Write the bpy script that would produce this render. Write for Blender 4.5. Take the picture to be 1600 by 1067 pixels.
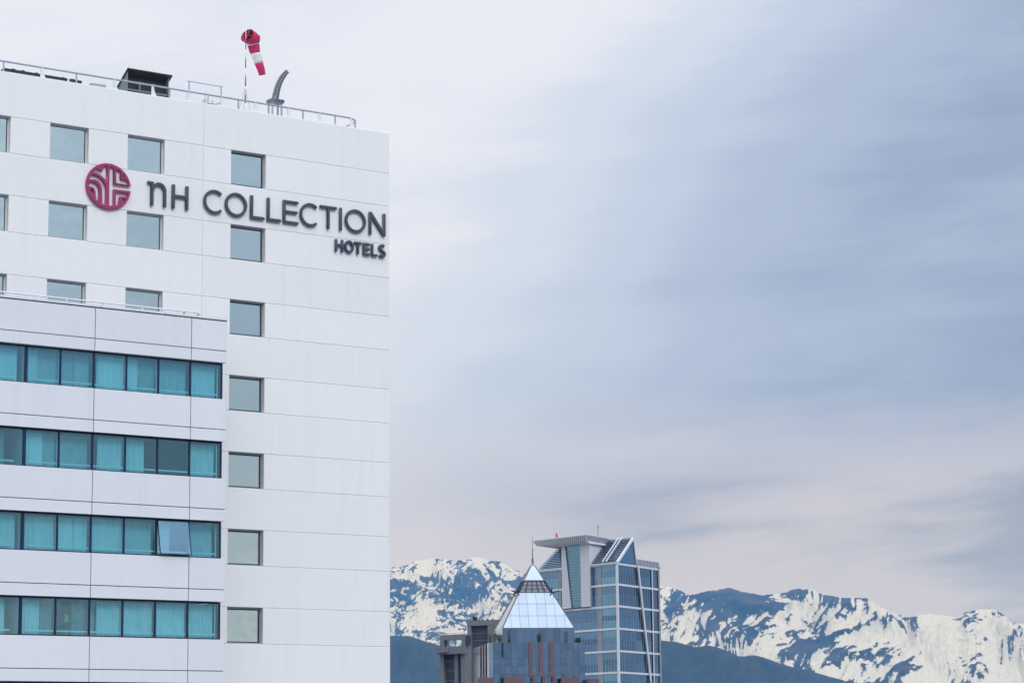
import bpy, bmesh, math, random
import numpy as np
from mathutils import Vector, Matrix, noise

random.seed(7)
scn = bpy.context.scene
for o in list(bpy.data.objects): bpy.data.objects.remove(o)
COL = scn.collection

# ------------------------------------------------------------------ camera
# World: X runs along the hotel facade, Y into it, Z up. The camera stands at X=Y=0, 30 m above the street.
CZ = 30.0
FPX, PITCH, ROLL, AL = 3889.33, 0.16754, -0.0101426, 0.953316
FH = Vector((math.cos(AL), math.sin(AL), 0)); RT = Vector((math.sin(AL), -math.cos(AL), 0)); UPZ = Vector((0, 0, 1))
FW = FH*math.cos(PITCH) + UPZ*math.sin(PITCH)
U0 = UPZ*math.cos(PITCH) - FH*math.sin(PITCH)
R2 = RT*math.cos(ROLL) + U0*math.sin(ROLL); U2 = U0*math.cos(ROLL) - RT*math.sin(ROLL)
CAM = Vector((0, 0, CZ))
cd = bpy.data.cameras.new('camera'); cam = bpy.data.objects.new('camera', cd); COL.objects.link(cam)
cd.sensor_width = 36; cd.lens = FPX/1600*36; cd.clip_start = 1; cd.clip_end = 120000
m = Matrix.Identity(4)
for i in range(3):
    m[i][0], m[i][1], m[i][2], m[i][3] = R2[i], U2[i], -FW[i], CAM[i]
cam.matrix_world = m
scn.camera = cam

# ------------------------------------------------------------------ sky, sun, exposure
SUN_EL, SUN_AZ_LEFT = math.radians(38), math.radians(-140)   # hidden sun: high, behind the camera and to its right
sun_h = FH*math.cos(SUN_AZ_LEFT) - RT*math.sin(SUN_AZ_LEFT)
SUN_DIR = (sun_h*math.cos(SUN_EL) + UPZ*math.sin(SUN_EL)).normalized()
wd = bpy.data.worlds.new('World'); scn.world = wd; wd.use_nodes = True
nt = wd.node_tree; nt.nodes.clear()
def N(nt, t, **k):
    n = nt.nodes.new(t)
    for a, b in k.items(): setattr(n, a, b)
    return n
def srgb(r, g, b):
    return tuple((c/255/12.92 if c/255 <= .04045 else ((c/255+.055)/1.055)**2.4) for c in (r, g, b)) + (1,)
def mth(nt, op, a, b=None, c=None, clamp=False):
    n = N(nt, 'ShaderNodeMath', operation=op); n.use_clamp = clamp
    for i, v in enumerate((a, b, c)):
        if v is None: continue
        if isinstance(v, (int, float)): n.inputs[i].default_value = v
        else: nt.links.new(v, n.inputs[i])
    return n.outputs[0]
def ramp(nt, src, stops, interp='EASE'):
    n = N(nt, 'ShaderNodeValToRGB'); cr = n.color_ramp; cr.interpolation = interp
    while len(cr.elements) < len(stops): cr.elements.new(.5)
    for e, (p, c) in zip(cr.elements, stops): e.position = p; e.color = c
    nt.links.new(src, n.inputs[0]); return n.outputs[0]
def mix(nt, fac, a, b, blend='MIX'):
    n = N(nt, 'ShaderNodeMix', data_type='RGBA', blend_type=blend)
    for i, v in ((0, fac), (6, a), (7, b)):
        if isinstance(v, (int, float)): n.inputs[i].default_value = v
        elif isinstance(v, tuple): n.inputs[i].default_value = v
        else: nt.links.new(v, n.inputs[i])
    return n.outputs[2]
tc = N(nt, 'ShaderNodeTexCoord'); DIR = tc.outputs['Generated']
def dotn(v):
    n = N(nt, 'ShaderNodeVectorMath', operation='DOT_PRODUCT'); nt.links.new(DIR, n.inputs[0]); n.inputs[1].default_value = tuple(v); return n.outputs['Value']
a_r, a_f, el = dotn(RT), dotn(FH), dotn(UPZ)
az = mth(nt, 'ARCTAN2', a_r, a_f)                        # 0 straight ahead, right positive
def cloud(scale, stretch, det, rough, tilt=0.0, off=0.0, dist=0.0):
    # cloud layers drawn out along the horizon
    cx = mth(nt, 'ADD', a_r, mth(nt, 'MULTIPLY', el, tilt))
    cv = N(nt, 'ShaderNodeCombineXYZ')
    nt.links.new(mth(nt, 'ADD', cx, off), cv.inputs[0]); nt.links.new(a_f, cv.inputs[1])
    nt.links.new(mth(nt, 'MULTIPLY', mth(nt, 'SUBTRACT', el, mth(nt, 'MULTIPLY', a_r, tilt*.25)), stretch), cv.inputs[2])
    n = N(nt, 'ShaderNodeTexNoise'); n.inputs['Scale'].default_value = scale; n.inputs['Detail'].default_value = det
    n.inputs['Roughness'].default_value = rough; n.inputs['Distortion'].default_value = dist
    nt.links.new(cv.outputs[0], n.inputs['Vector']); return n.outputs[0]
big = cloud(3.2, 3.0, 3, .5, .3, 1.7, .3)
mid = cloud(5.0, 6.0, 5, .5, .15, 4.1, .35)
fine = cloud(20.0, 8.0, 6, .6, .6, 9.3, .2)
side = mth(nt, 'SINE', az)                               # the deck is thin to the left, thick to the right of the view
d0 = mth(nt, 'SUBTRACT', side, mth(nt, 'MULTIPLY', mth(nt, 'SUBTRACT', el, .17), .95))
mr = N(nt, 'ShaderNodeMapRange', interpolation_type='SMOOTHSTEP'); nt.links.new(d0, mr.inputs[0])
for i_, v_ in ((1, -.115), (2, .125), (3, .07), (4, .84)): mr.inputs[i_].default_value = v_
d1 = mth(nt, 'ADD', mr.outputs[0], mth(nt, 'MULTIPLY', mth(nt, 'MAXIMUM', side, 0.0), .16))
dens = mth(nt, 'ADD', d1, mth(nt, 'MULTIPLY', mth(nt, 'SUBTRACT', big, .5), .62))
dens = mth(nt, 'ADD', dens, mth(nt, 'MULTIPLY', mth(nt, 'SUBTRACT', mid, .5), .38))
dens = mth(nt, 'ADD', dens, mth(nt, 'MULTIPLY', mth(nt, 'SUBTRACT', fine, .5), .14), clamp=True)
high = ramp(nt, dens, [(0.0, (.91, .945, 1.06, 1)), (.26, srgb(220, 231, 250)), (.48, srgb(201, 216, 240)), (.72, srgb(182, 196, 224)), (1.0, srgb(151, 164, 195))])
low = ramp(nt, dens, [(0.0, srgb(233, 237, 253)), (.35, srgb(224, 224, 238)), (.68, srgb(220, 218, 227)), (.86, srgb(210, 208, 215)), (1.0, srgb(164, 165, 171))])
lowf = ramp(nt, mth(nt, 'ADD', el, mth(nt, 'MULTIPLY', mth(nt, 'SUBTRACT', mid, .5), .06)), [(.08, (0, 0, 0, 1)), (.16, (1, 1, 1, 1))])
sky = mix(nt, lowf, low, high)
zen = mth(nt, 'MULTIPLY_ADD', mth(nt, 'MAXIMUM', mth(nt, 'SUBTRACT', el, .3), 0.0), 1.3, 1.0)   # an overcast deck brightens to the zenith
glow = mth(nt, 'POWER', mth(nt, 'MAXIMUM', dotn(SUN_DIR), 0.0), 2.0)            # the veiled sun brightens the deck round it
glow = mth(nt, 'MULTIPLY', glow, mth(nt, 'MULTIPLY', mth(nt, 'SUBTRACT', el, .08), 2.6, clamp=True))   # less so through the long path near the horizon
zen = mth(nt, 'MULTIPLY', zen, mth(nt, 'MULTIPLY_ADD', glow, .95, 1.0))
vm = N(nt, 'ShaderNodeVectorMath', operation='SCALE'); nt.links.new(sky, vm.inputs[0]); nt.links.new(zen, vm.inputs['Scale'])
bg1 = N(nt, 'ShaderNodeBackground'); nt.links.new(vm.outputs[0], bg1.inputs[0]); bg1.inputs[1].default_value = .97
ns = N(nt, 'ShaderNodeTexSky', sky_type='NISHITA', sun_disc=False); ns.sun_elevation = SUN_EL
ns.sun_rotation = math.atan2(SUN_DIR.x, SUN_DIR.y)
bg2 = N(nt, 'ShaderNodeBackground'); nt.links.new(ns.outputs[0], bg2.inputs[0]); bg2.inputs[1].default_value = .07
ms = N(nt, 'ShaderNodeMixShader'); ms.inputs[0].default_value = .93
nt.links.new(bg2.outputs[0], ms.inputs[1]); nt.links.new(bg1.outputs[0], ms.inputs[2])
wo = N(nt, 'ShaderNodeOutputWorld'); nt.links.new(ms.outputs[0], wo.inputs[0])
sl = bpy.data.lights.new('sun', 'SUN'); sl.energy = 1.3; sl.angle = math.radians(16); sl.color = (1, .97, .93)
so = bpy.data.objects.new('sun', sl); COL.objects.link(so); so.rotation_euler = SUN_DIR.to_track_quat('Z', 'Y').to_euler()
vs = scn.view_settings; scn.display_settings.display_device = 'sRGB'; vs.view_transform = 'Standard'; vs.look = 'None'; vs.exposure = 0; vs.gamma = 1; vs.use_curve_mapping = False
cy = scn.cycles; cy.use_denoising = True; cy.max_bounces = 8; cy.diffuse_bounces = 3; cy.glossy_bounces = 4; cy.transparent_max_bounces = 12; cy.volume_bounces = 0
cy.caustics_reflective = False; cy.caustics_refractive = False

# ------------------------------------------------------------------ helpers
def ray(px, py):
    """Direction of sight through a pixel of the photograph."""
    return (FW*FPX + R2*(px-800) + U2*(533.5-py)).normalized()
def on_plane(px, py, p0, n):
    r = ray(px, py); t = (p0-CAM).dot(n)/r.dot(n); return CAM + r*t
def wall_at(px, py, Y):
    p = on_plane(px, py, Vector((0, Y, 0)), Vector((0, 1, 0))); return p.x, p.z
def face_at(px, py, O, d):
    """(distance along the horizontal direction d from O, height) on the vertical plane through O."""
    p = on_plane(px, py, O, d.cross(UPZ)); return (p-O).dot(d), p.z

def new_obj(name, me, parent=None):
    o = bpy.data.objects.new(name, me); COL.objects.link(o)
    if parent is not None: o.parent = parent
    return o
def thing(name, label, cat, loc=(0, 0, 0), group=None, rotz=0):
    o = bpy.data.objects.new(name, None); COL.objects.link(o); o.location = loc; o.rotation_euler = (0, 0, rotz)
    o.empty_display_size = .5
    o['label'] = label; o['category'] = cat
    if group: o['group'] = group
    return o
def tag(o, label=None, cat=None, group=None, kind=None):
    if label: o['label'] = label
    if cat: o['category'] = cat
    if group: o['group'] = group
    if kind: o['kind'] = kind
    return o

class MB:
    def __init__(s, xf=None): s.v = []; s.f = []; s.xf = xf
    def add(s, vs, fs):
        k = len(s.v); s.v += [tuple(p) for p in vs]; s.f += [tuple(i+k for i in f) for f in fs]; return s
    def box(s, x0, x1, y0, y1, z0, z1):
        return s.add([(x0,y0,z0),(x1,y0,z0),(x1,y1,z0),(x0,y1,z0),(x0,y0,z1),(x1,y0,z1),(x1,y1,z1),(x0,y1,z1)],
                     [(0,3,2,1),(4,5,6,7),(0,1,5,4),(1,2,6,5),(2,3,7,6),(3,0,4,7)])
    def panel(s, x0, x1, z0, z1, y, th, ch):
        """box whose front (towards -Y) edges are chamfered"""
        return s.add([(x0+ch,y,z0+ch),(x1-ch,y,z0+ch),(x1-ch,y,z1-ch),(x0+ch,y,z1-ch),(x0,y+ch,z0),(x1,y+ch,z0),(x1,y+ch,z1),(x0,y+ch,z1),
                      (x0,y+th,z0),(x1,y+th,z0),(x1,y+th,z1),(x0,y+th,z1)],
                     [(0,1,2,3),(0,4,5,1),(1,5,6,2),(2,6,7,3),(3,7,4,0),(4,8,9,5),(5,9,10,6),(6,10,11,7),(7,11,8,4),(8,11,10,9)])
    def tube(s, pts, r, n=8, r2=None, cap=True):
        pts = [Vector(p) for p in pts]; L = len(pts); k0 = len(s.v); pu = None
        for i, p in enumerate(pts):
            t = (pts[min(i+1, L-1)] - pts[max(i-1, 0)]).normalized()
            if pu is None: pu = t.orthogonal().normalized()
            u = (pu - t*pu.dot(t)).normalized(); pu = u; w = t.cross(u)
            rr = r if r2 is None else r+(r2-r)*i/(L-1)
            for j in range(n):
                a = 2*math.pi*j/n; s.v.append(tuple(p + (u*math.cos(a)+w*math.sin(a))*rr))
        for i in range(L-1):
            for j in range(n):
                a = k0+i*n+j; b = k0+i*n+(j+1) % n; s.f.append((a, b, b+n, a+n))
        if cap:
            s.f.append(tuple(k0+j for j in reversed(range(n)))); s.f.append(tuple(k0+(L-1)*n+j for j in range(n)))
        return s
    def bar(s, a, b, w, h, up=UPZ):
        a, b, up = Vector(a), Vector(b), Vector(up); t = (b-a).normalized(); x = t.cross(up).normalized(); y = x.cross(t)
        vs = [p + x*sx*w/2 + y*sy*h/2 for p in (a, b) for sx, sy in ((-1,-1),(1,-1),(1,1),(-1,1))]
        return s.add(vs, [(0,3,2,1),(4,5,6,7),(0,1,5,4),(1,2,6,5),(2,3,7,6),(3,0,4,7)])
    def poly(s, pts): return s.add(pts, [tuple(range(len(pts)))])
    def prism(s, pts, off):
        """flat outline pts extruded by vector off"""
        off = Vector(off); n = len(pts); a = [Vector(p) for p in pts]; b = [p+off for p in a]
        return s.add(a+b, [tuple(range(n)), tuple(reversed(range(n, 2*n)))] + [(i, i+n, (i+1) % n+n, (i+1) % n) for i in range(n)])
    def build(s, name, mat, parent=None, smooth=False, fix=True):
        me = bpy.data.meshes.new(name)
        vs = [tuple(s.xf(Vector(p))) for p in s.v] if s.xf else s.v
        me.from_pydata(vs, [], s.f)
        if fix:
            bm = bmesh.new(); bm.from_mesh(me); bmesh.ops.recalc_face_normals(bm, faces=bm.faces); bm.to_mesh(me); bm.free()
        if smooth:
            for p in me.polygons: p.use_smooth = True
        me.materials.append(mat)
        return new_obj(name, me, parent)

def shape(name, loops, depth, bevel, mat, parent, loc=(0, 0, 0)):
    """closed 2-D outlines (outer first, then holes) in the XZ plane, front towards -Y, extruded and edge-bevelled"""
    cu = bpy.data.curves.new(name, 'CURVE'); cu.dimensions = '2D'; cu.fill_mode = 'BOTH'
    for lp in loops:
        sp = cu.splines.new('POLY'); sp.points.add(len(lp)-1); sp.use_cyclic_u = True
        for p, q in zip(sp.points, lp): p.co = (q[0], q[1], 0, 1)
    cu.extrude = max(depth/2-bevel, .001); cu.bevel_depth = bevel; cu.bevel_resolution = 0; cu.offset = -bevel
    t = bpy.data.objects.new('t', cu); COL.objects.link(t)
    dg = bpy.context.evaluated_depsgraph_get(); me = bpy.data.meshes.new_from_object(t.evaluated_get(dg))
    bpy.data.objects.remove(t); bpy.data.curves.remove(cu)
    me.name = name
    for v in me.vertices: x, y, z = v.co; v.co = (x, -z, y)
    me.materials.clear(); me.materials.append(mat)
    o = new_obj(name, me, parent); o.location = loc
    return o

# ------------------------------------------------------------------ materials
def mat(name, col, rough=.6, metal=0.0, var=.06, scale=1.5, bump=0.0, bscale=30, spec=.5, objvar=0.0, streak=0.0, sscale=(2.2, 2.2, .16)):
    m = bpy.data.materials.new(name); m.use_nodes = True; nt = m.node_tree; b = nt.nodes['Principled BSDF']
    b.inputs['Roughness'].default_value = rough; b.inputs['Metallic'].default_value = metal; b.inputs['Specular IOR Level'].default_value = spec
    t = N(nt, 'ShaderNodeTexCoord'); g = N(nt, 'ShaderNodeNewGeometry')
    n = N(nt, 'ShaderNodeTexNoise'); n.inputs['Scale'].default_value = scale; n.inputs['Detail'].default_value = 5; n.inputs['Roughness'].default_value = .6
    nt.links.new(g.outputs['Position'], n.inputs['Vector'])
    c = (col[0], col[1], col[2], 1)
    fac = mth(nt, 'MULTIPLY_ADD', n.outputs[0], 2*var, 1-var)
    if objvar:
        oi = N(nt, 'ShaderNodeObjectInfo'); fac = mth(nt, 'MULTIPLY', fac, mth(nt, 'MULTIPLY_ADD', oi.outputs['Random'], 2*objvar, 1-objvar))
    if streak:   # rain streaks running down walls; on curtains, fold shade put into the colour
        mp = N(nt, 'ShaderNodeMapping'); mp.inputs['Scale'].default_value = sscale; nt.links.new(g.outputs['Position'], mp.inputs[0])
        n2 = N(nt, 'ShaderNodeTexNoise'); n2.inputs['Scale'].default_value = 1.6; n2.inputs['Detail'].default_value = 6; n2.inputs['Roughness'].default_value = .65; nt.links.new(mp.outputs[0], n2.inputs['Vector'])
        st = mth(nt, 'MULTIPLY', mth(nt, 'SUBTRACT', n2.outputs[0], .5), 3.0, clamp=True)
        fac = mth(nt, 'MULTIPLY', fac, mth(nt, 'SUBTRACT', 1.0, mth(nt, 'MULTIPLY', st, streak)))
    v = N(nt, 'ShaderNodeVectorMath', operation='SCALE'); v.inputs[0].default_value = c[:3]; nt.links.new(fac, v.inputs['Scale'])
    nt.links.new(v.outputs[0], b.inputs['Base Color'])
    if bump:
        n3 = N(nt, 'ShaderNodeTexNoise'); n3.inputs['Scale'].default_value = bscale; n3.inputs['Detail'].default_value = 3; nt.links.new(g.outputs['Position'], n3.inputs['Vector'])
        bp = N(nt, 'ShaderNodeBump'); bp.inputs['Strength'].default_value = bump; bp.inputs['Distance'].default_value = .02
        nt.links.new(n3.outputs[0], bp.inputs['Height']); nt.links.new(bp.outputs[0], b.inputs['Normal'])
    return m
M = {}
M['white_wall'] = mat('white_wall', (.785, .805, .80), .75, var=.025, scale=.35, bump=.25, bscale=40, streak=.06, objvar=.02, spec=.3)
M['wing_panel'] = mat('wing_panel', (.69, .725, .765), .55, var=.03, scale=.6, bump=.1, bscale=25, streak=.07, objvar=.02, spec=.35)
M['joint'] = mat('joint', (.05, .055, .07), .9)
M['grey_frame'] = mat('grey_frame', (.38, .41, .45), .4, .3)
M['light_frame'] = mat('light_frame', (.62, .66, .70), .4)
M['gasket'] = mat('gasket', (.03, .035, .045), .5)
M['navy_frame'] = mat('navy_frame', (.008, .02, .07), .35, spec=.4)
M['letter'] = mat('letter', (.052, .064, .105), .45, var=.05, scale=4)
M['magenta'] = mat('magenta', (.31, .028, .125), .4, var=.04, scale=4)
M['rail'] = mat('rail', (.34, .39, .44), .45, .2)
M['rail_light'] = mat('rail_light', (.72, .76, .80), .5)
M['black_metal'] = mat('black_metal', (.012, .013, .018), .6)
M['green_grey'] = mat('green_grey', (.16, .22, .23), .55)
M['steel_grey'] = mat('steel_grey', (.15, .17, .21), .5, .2)
M['white_paint'] = mat('white_paint', (.75, .75, .76), .5)
M['red_paint'] = mat('red_paint', (.22, .05, .05), .5)
M['sock_red'] = mat('sock_red', (.50, .022, .11), .8, var=.1, scale=6)
M['sock_white'] = mat('sock_white', (.72, .72, .72), .8, var=.06, scale=6)
M['concrete'] = mat('concrete', (.155, .17, .195), .85, var=.12, scale=.5, streak=.2, spec=.2)
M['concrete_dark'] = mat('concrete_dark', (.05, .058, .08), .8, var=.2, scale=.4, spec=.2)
M['tower_white'] = mat('tower_white', (.62, .66, .72), .6, var=.05, scale=.2, streak=.05)
M['tower_grey'] = mat('tower_grey', (.26, .28, .32), .7)
M['louvre'] = mat('louvre', (.34, .40, .47), .4, .3)
M['brown'] = mat('brown', (.125, .075, .085), .7, var=.08)
M['brown_dark'] = mat('brown_dark', (.05, .035, .05), .7)
M['roof_dark'] = mat('roof_dark', (.06, .07, .09), .8)
M['twig'] = mat('twig', (.10, .08, .075), .9)
M['leaf'] = mat('leaf', (.03, .06, .045), .8, var=.3, scale=2)
def mirror_glass(name, col, rough=.03, objvar=.05, wav=.02, var=.04, scale=.3):
    m = mat(name, col, rough, 1.0, var=var, scale=scale, objvar=objvar)
    nt = m.node_tree; b = nt.nodes['Principled BSDF']; g = N(nt, 'ShaderNodeNewGeometry')
    n3 = N(nt, 'ShaderNodeTexNoise'); n3.inputs['Scale'].default_value = .8; nt.links.new(g.outputs['Position'], n3.inputs['Vector'])
    bp = N(nt, 'ShaderNodeBump'); bp.inputs['Strength'].default_value = wav; bp.inputs['Distance'].default_value = .3
    nt.links.new(n3.outputs[0], bp.inputs['Height']); nt.links.new(bp.outputs[0], b.inputs['Normal'])
    return m
M['hotel_glass'] = mirror_glass('hotel_glass', (.80, .90, .80), .04, .07, .05, var=.08, scale=.5)
M['blue_glass'] = mirror_glass('blue_glass', (.13, .26, .41), .08, .24, var=.2, scale=.12)
M['teal_glass'] = mirror_glass('teal_glass', (.15, .32, .43), .08, .2, var=.2, scale=.12)
M['dark_glass'] = mirror_glass('dark_glass', (.11, .235, .375), .08, .26, var=.25, scale=.12)
M['facade_blue'] = mirror_glass('facade_blue', (.155, .255, .385), .15, .13)
M['facade_light'] = mirror_glass('facade_light', (.30, .43, .56), .15, .05)
M['pyramid_glass'] = mirror_glass('pyramid_glass', (.27, .325, .39), .14, .08)
def tinted(name, tint, refl):
    m = bpy.data.materials.new(name); m.use_nodes = True; nt = m.node_tree; nt.nodes.clear()
    o = N(nt, 'ShaderNodeOutputMaterial'); t = N(nt, 'ShaderNodeBsdfTransparent'); t.inputs[0].default_value = (*tint, 1)
    gl = N(nt, 'ShaderNodeBsdfGlossy'); gl.inputs['Roughness'].default_value = .02; gl.inputs[0].default_value = (.66, .95, 1.0, 1)
    g = N(nt, 'ShaderNodeNewGeometry'); n3 = N(nt, 'ShaderNodeTexNoise'); n3.inputs['Scale'].default_value = .7; nt.links.new(g.outputs['Position'], n3.inputs['Vector'])
    bp = N(nt, 'ShaderNodeBump'); bp.inputs['Strength'].default_value = .05; bp.inputs['Distance'].default_value = .3
    nt.links.new(n3.outputs[0], bp.inputs['Height']); nt.links.new(bp.outputs[0], gl.inputs['Normal'])
    mx = N(nt, 'ShaderNodeMixShader'); mx.inputs[0].default_value = refl
    nt.links.new(t.outputs[0], mx.inputs[1]); nt.links.new(gl.outputs[0], mx.inputs[2]); nt.links.new(mx.outputs[0], o.inputs[0]); return m
M['wing_glass'] = tinted('wing_glass', (.66, .93, .97), .17)
M['clear_glass'] = tinted('clear_glass', (.86, .93, .92), .10)
M['sash_glass'] = tinted('sash_glass', (.74, .92, .95), .30)
M['curtain'] = mat('curtain', (.84, .84, .84), .9, var=.04, scale=3, objvar=.07, spec=.1, streak=.30, sscale=(9, 9, .25))  # vertical stripes paint the shading of the pleats
M['curtain_dark'] = mat('curtain_dark', (.34, .37, .40), .9, var=.05, scale=3, objvar=.12, spec=.1, streak=.4, sscale=(9, 9, .25))  # pleat shading striped into the cloth colour
M['room'] = mat('room', (.16, .17, .18), .9)
M['sill_rail'] = mat('sill_rail', (.85, .85, .85), .5)
M['lampshade'] = mat('lampshade', (.75, .72, .62), .8)

# ------------------------------------------------------------------ ground
me = bpy.data.meshes.new('ground'); R = 60000
me.from_pydata([(-R, -R, 0), (R, -R, 0), (R, R, 0), (-R, R, 0)], [], [(0, 1, 2, 3)])
me.materials.append(mat('ground', (.16, .165, .17), .95, var=.25, scale=.03))
tag(new_obj('ground', me), kind='structure')

# ------------------------------------------------------------------ mountains
def vnoise(x, y, seed):
    """smooth gradient noise on arrays, about -1..1"""
    xi = np.floor(x).astype(np.int64); yi = np.floor(y).astype(np.int64); xf = x-xi; yf = y-yi
    u = xf*xf*xf*(xf*(xf*6-15)+10); v = yf*yf*yf*(yf*(yf*6-15)+10)
    def g(ix, iy, dx, dy):
        h = (ix*374761393 + iy*668265263 + seed*2147483647) & 0xffffffff
        h = ((h ^ (h >> 13))*1274126177) & 0xffffffff; h = h ^ (h >> 16)
        a = (h & 0xffff)/65536*2*np.pi; return np.cos(a)*dx+np.sin(a)*dy
    a = g(xi, yi, xf, yf); b = g(xi+1, yi, xf-1, yf); c = g(xi, yi+1, xf, yf-1); d = g(xi+1, yi+1, xf-1, yf-1)
    return ((a*(1-u)+b*u)*(1-v) + (c*(1-u)+d*u)*v)*1.5
def fbm(x, y, seed, octs=5, gain=.5, ridged=False):
    s = 0; a = 1; tot = 0
    for i in range(octs):
        n = vnoise(x*2**i+i*17.3, y*2**i-i*9.1, seed+i)
        s = s + a*((1-2*np.abs(n)) if ridged else n); tot += a; a *= gain
    return s/tot
def smst(a, b, x):
    t = np.clip((x-a)/(b-a), 0, 1); return t*t*(3-2*t)
def terrain(name, crest, r0, rc, r1, ybase, px0, px1, nc, nr, amp, seed, matl, snowf=None, lam=150., rot=.8, jag=1.5):
    px = np.linspace(px0, px1, nc); cx = [c[0] for c in crest]; cyy = [c[1] for c in crest]
    prof = np.interp(px, cx, cyy)
    k = np.exp(-np.linspace(-3, 3, 9)**2); k /= k.sum(); prof = np.convolve(np.pad(prof, 4, 'edge'), k, 'valid')
    prof = prof + (fbm(px/22, px*0+.5, seed+50, 6, .68) - .5*fbm(px/9, px*0+.7, seed+60, 4, .7, True))*jag
    tt = np.concatenate([np.linspace(0, 1, nr-nr//8), np.linspace(1, 1.0+(r1-rc)/(rc-r0), nr//8+1)[1:]])
    nr = len(tt)
    P, T = np.meshgrid(px, tt)                          # nr x nc
    PR = np.broadcast_to(prof, P.shape)
    # azimuth of each column (at mid height) and tangent of elevation
    def dirs(pxs, pys):
        v = [np.array(FW)[i]*FPX + np.array(R2)[i]*(pxs-800) + np.array(U2)[i]*(533.5-pys) for i in range(3)]
        h = np.sqrt(v[0]**2+v[1]**2); return v[0]/h, v[1]/h, v[2]/h
    ux, uy, tc_ = dirs(px, prof); _, _, tb = dirs(px, px*0+ybase)
    r = r0+(rc-r0)*T
    # relief in a frame where the spurs run obliquely down the face
    a = P/lam; b = T*(ybase-PR)/lam*1.0
    ca, sa = math.cos(rot), math.sin(rot)
    q1 = (a*ca+b*sa)*1.5; q2 = (-a*sa+b*ca)*.75
    w1 = fbm(q1*.7+5, q2*.7, seed+9, 3)*.5; w2 = fbm(q1*.7, q2*.7+8, seed+19, 3)*.5
    rid = fbm(q1+w1, q2+w2, seed, 6, .52, True); sm = fbm(a*2.2, b*2.2, seed+31, 5, .55)
    zc = tc_*rc; z0 = tb*r0
    prog = np.clip(T, 0, 1)**1.15
    z = z0+(zc-z0)*prog
    win = smst(0, .15, T)*(1-smst(.82, 1.0, T))
    A_, B_, C_, D_ = ribs(a, b, .8 if rot < -.7 else .55, seed+200, 2.0 if rot < -.7 else 2.3)
    z = z + amp*(A_*.30+B_*.16+C_*.06+D_*.03+sm*.25+rid*.2)*win*(.35+.65*T)
    back = T > 1
    z = np.where(back, zc - (T-1)*(rc-r0)*.35, z)
    z = z + amp*.10*fbm(a*9, b*9, seed+70, 4, .6, True)*smst(0, .1, T)*np.where(back, 0, 1)*(1-smst(.93, 1, T))
    mx = (z/r).max(axis=0); z = z*np.minimum(1, tc_/mx)
    X = ux*r; Y = uy*r; Z = z+CZ
    V = np.stack([X, Y, Z], -1).reshape(-1, 3)
    idx = np.arange(nr*nc).reshape(nr, nc)
    F = np.stack([idx[:-1, :-1], idx[:-1, 1:], idx[1:, 1:], idx[1:, :-1]], -1).reshape(-1, 4)
    me = bpy.data.meshes.new(name); me.vertices.add(len(V)); me.vertices.foreach_set('co', V.ravel())
    me.loops.add(F.size); me.loops.foreach_set('vertex_index', F.ravel().astype(np.int32))
    me.polygons.add(len(F)); me.polygons.foreach_set('loop_start', np.arange(0, F.size, 4, dtype=np.int32)); me.polygons.foreach_set('loop_total', np.full(len(F), 4, np.int32))
    me.update(calc_edges=True)
    if snowf:
        zi = (PR + (ybase-PR)*0)                        # image row of the crest
        y_img = 533.5-0*P
        sc = snowf(P, T, rid, sm, a, b, seed)
        at = me.attributes.new('snow', 'FLOAT', 'POINT'); at.data.foreach_set('value', sc.astype(np.float32).ravel())
    me.polygons.foreach_set('use_smooth', np.ones(len(F), bool))
    me.materials.append(matl)
    o = new_obj(name, me); tag(o, kind='structure'); return o
def snow_mat():
    m = bpy.data.materials.new('snowy_rock'); m.use_nodes = True; nt = m.node_tree; b = nt.nodes['Principled BSDF']
    b.inputs['Roughness'].default_value = .9; b.inputs['Specular IOR Level'].default_value = .1
    a = N(nt, 'ShaderNodeAttribute'); a.attribute_name = 'snow'; g = N(nt, 'ShaderNodeNewGeometry')
    n = N(nt, 'ShaderNodeTexNoise'); n.inputs['Scale'].default_value = .012; n.inputs['Detail'].default_value = 8; n.inputs['Roughness'].default_value = .7
    nt.links.new(g.outputs['Position'], n.inputs['Vector'])
    v = mth(nt, 'ADD', a.outputs['Fac'], mth(nt, 'MULTIPLY', mth(nt, 'SUBTRACT', n.outputs[0], .5), .9))
    f = mth(nt, 'MULTIPLY_ADD', v, 3.6, .5, clamp=True)
    bp = N(nt, 'ShaderNodeBump'); bp.inputs['Strength'].default_value = .9; bp.inputs['Distance'].default_value = 60
    nt.links.new(n.outputs[0], bp.inputs['Height']); nt.links.new(bp.outputs[0], b.inputs['Normal'])
    n2 = N(nt, 'ShaderNodeTexNoise'); n2.inputs['Scale'].default_value = .004; n2.inputs['Detail'].default_value = 5; nt.links.new(g.outputs['Position'], n2.inputs['Vector'])
    rock = ramp(nt, n2.outputs[0], [(.3, (.012, .014, .018, 1)), (.7, (.075, .064, .060, 1))])
    c = mix(nt, f, rock, (.70, .69, .60, 1))
    nt.links.new(c, b.inputs['Base Color']); return m
M['snowy_rock'] = snow_mat()
M['hill'] = mat('hill', (.026, .034, .034), .95, var=.8, scale=.005, spec=.1)
far_crest = [(0,930),(90,905),(170,915),(260,890),(350,884),(440,893),(560,890),(611,887),(626,888),(640,880),(659,874),(681,873),(706,876),(726,875),(740,870),(755,872),(763,876),(783,878),(803,889),(818,896),(860,905),(900,912),(960,919),(1000,917),(1031,916),(1041,914.5),(1057,920),(1074,929),(1120,945),(1200,965)]
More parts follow.
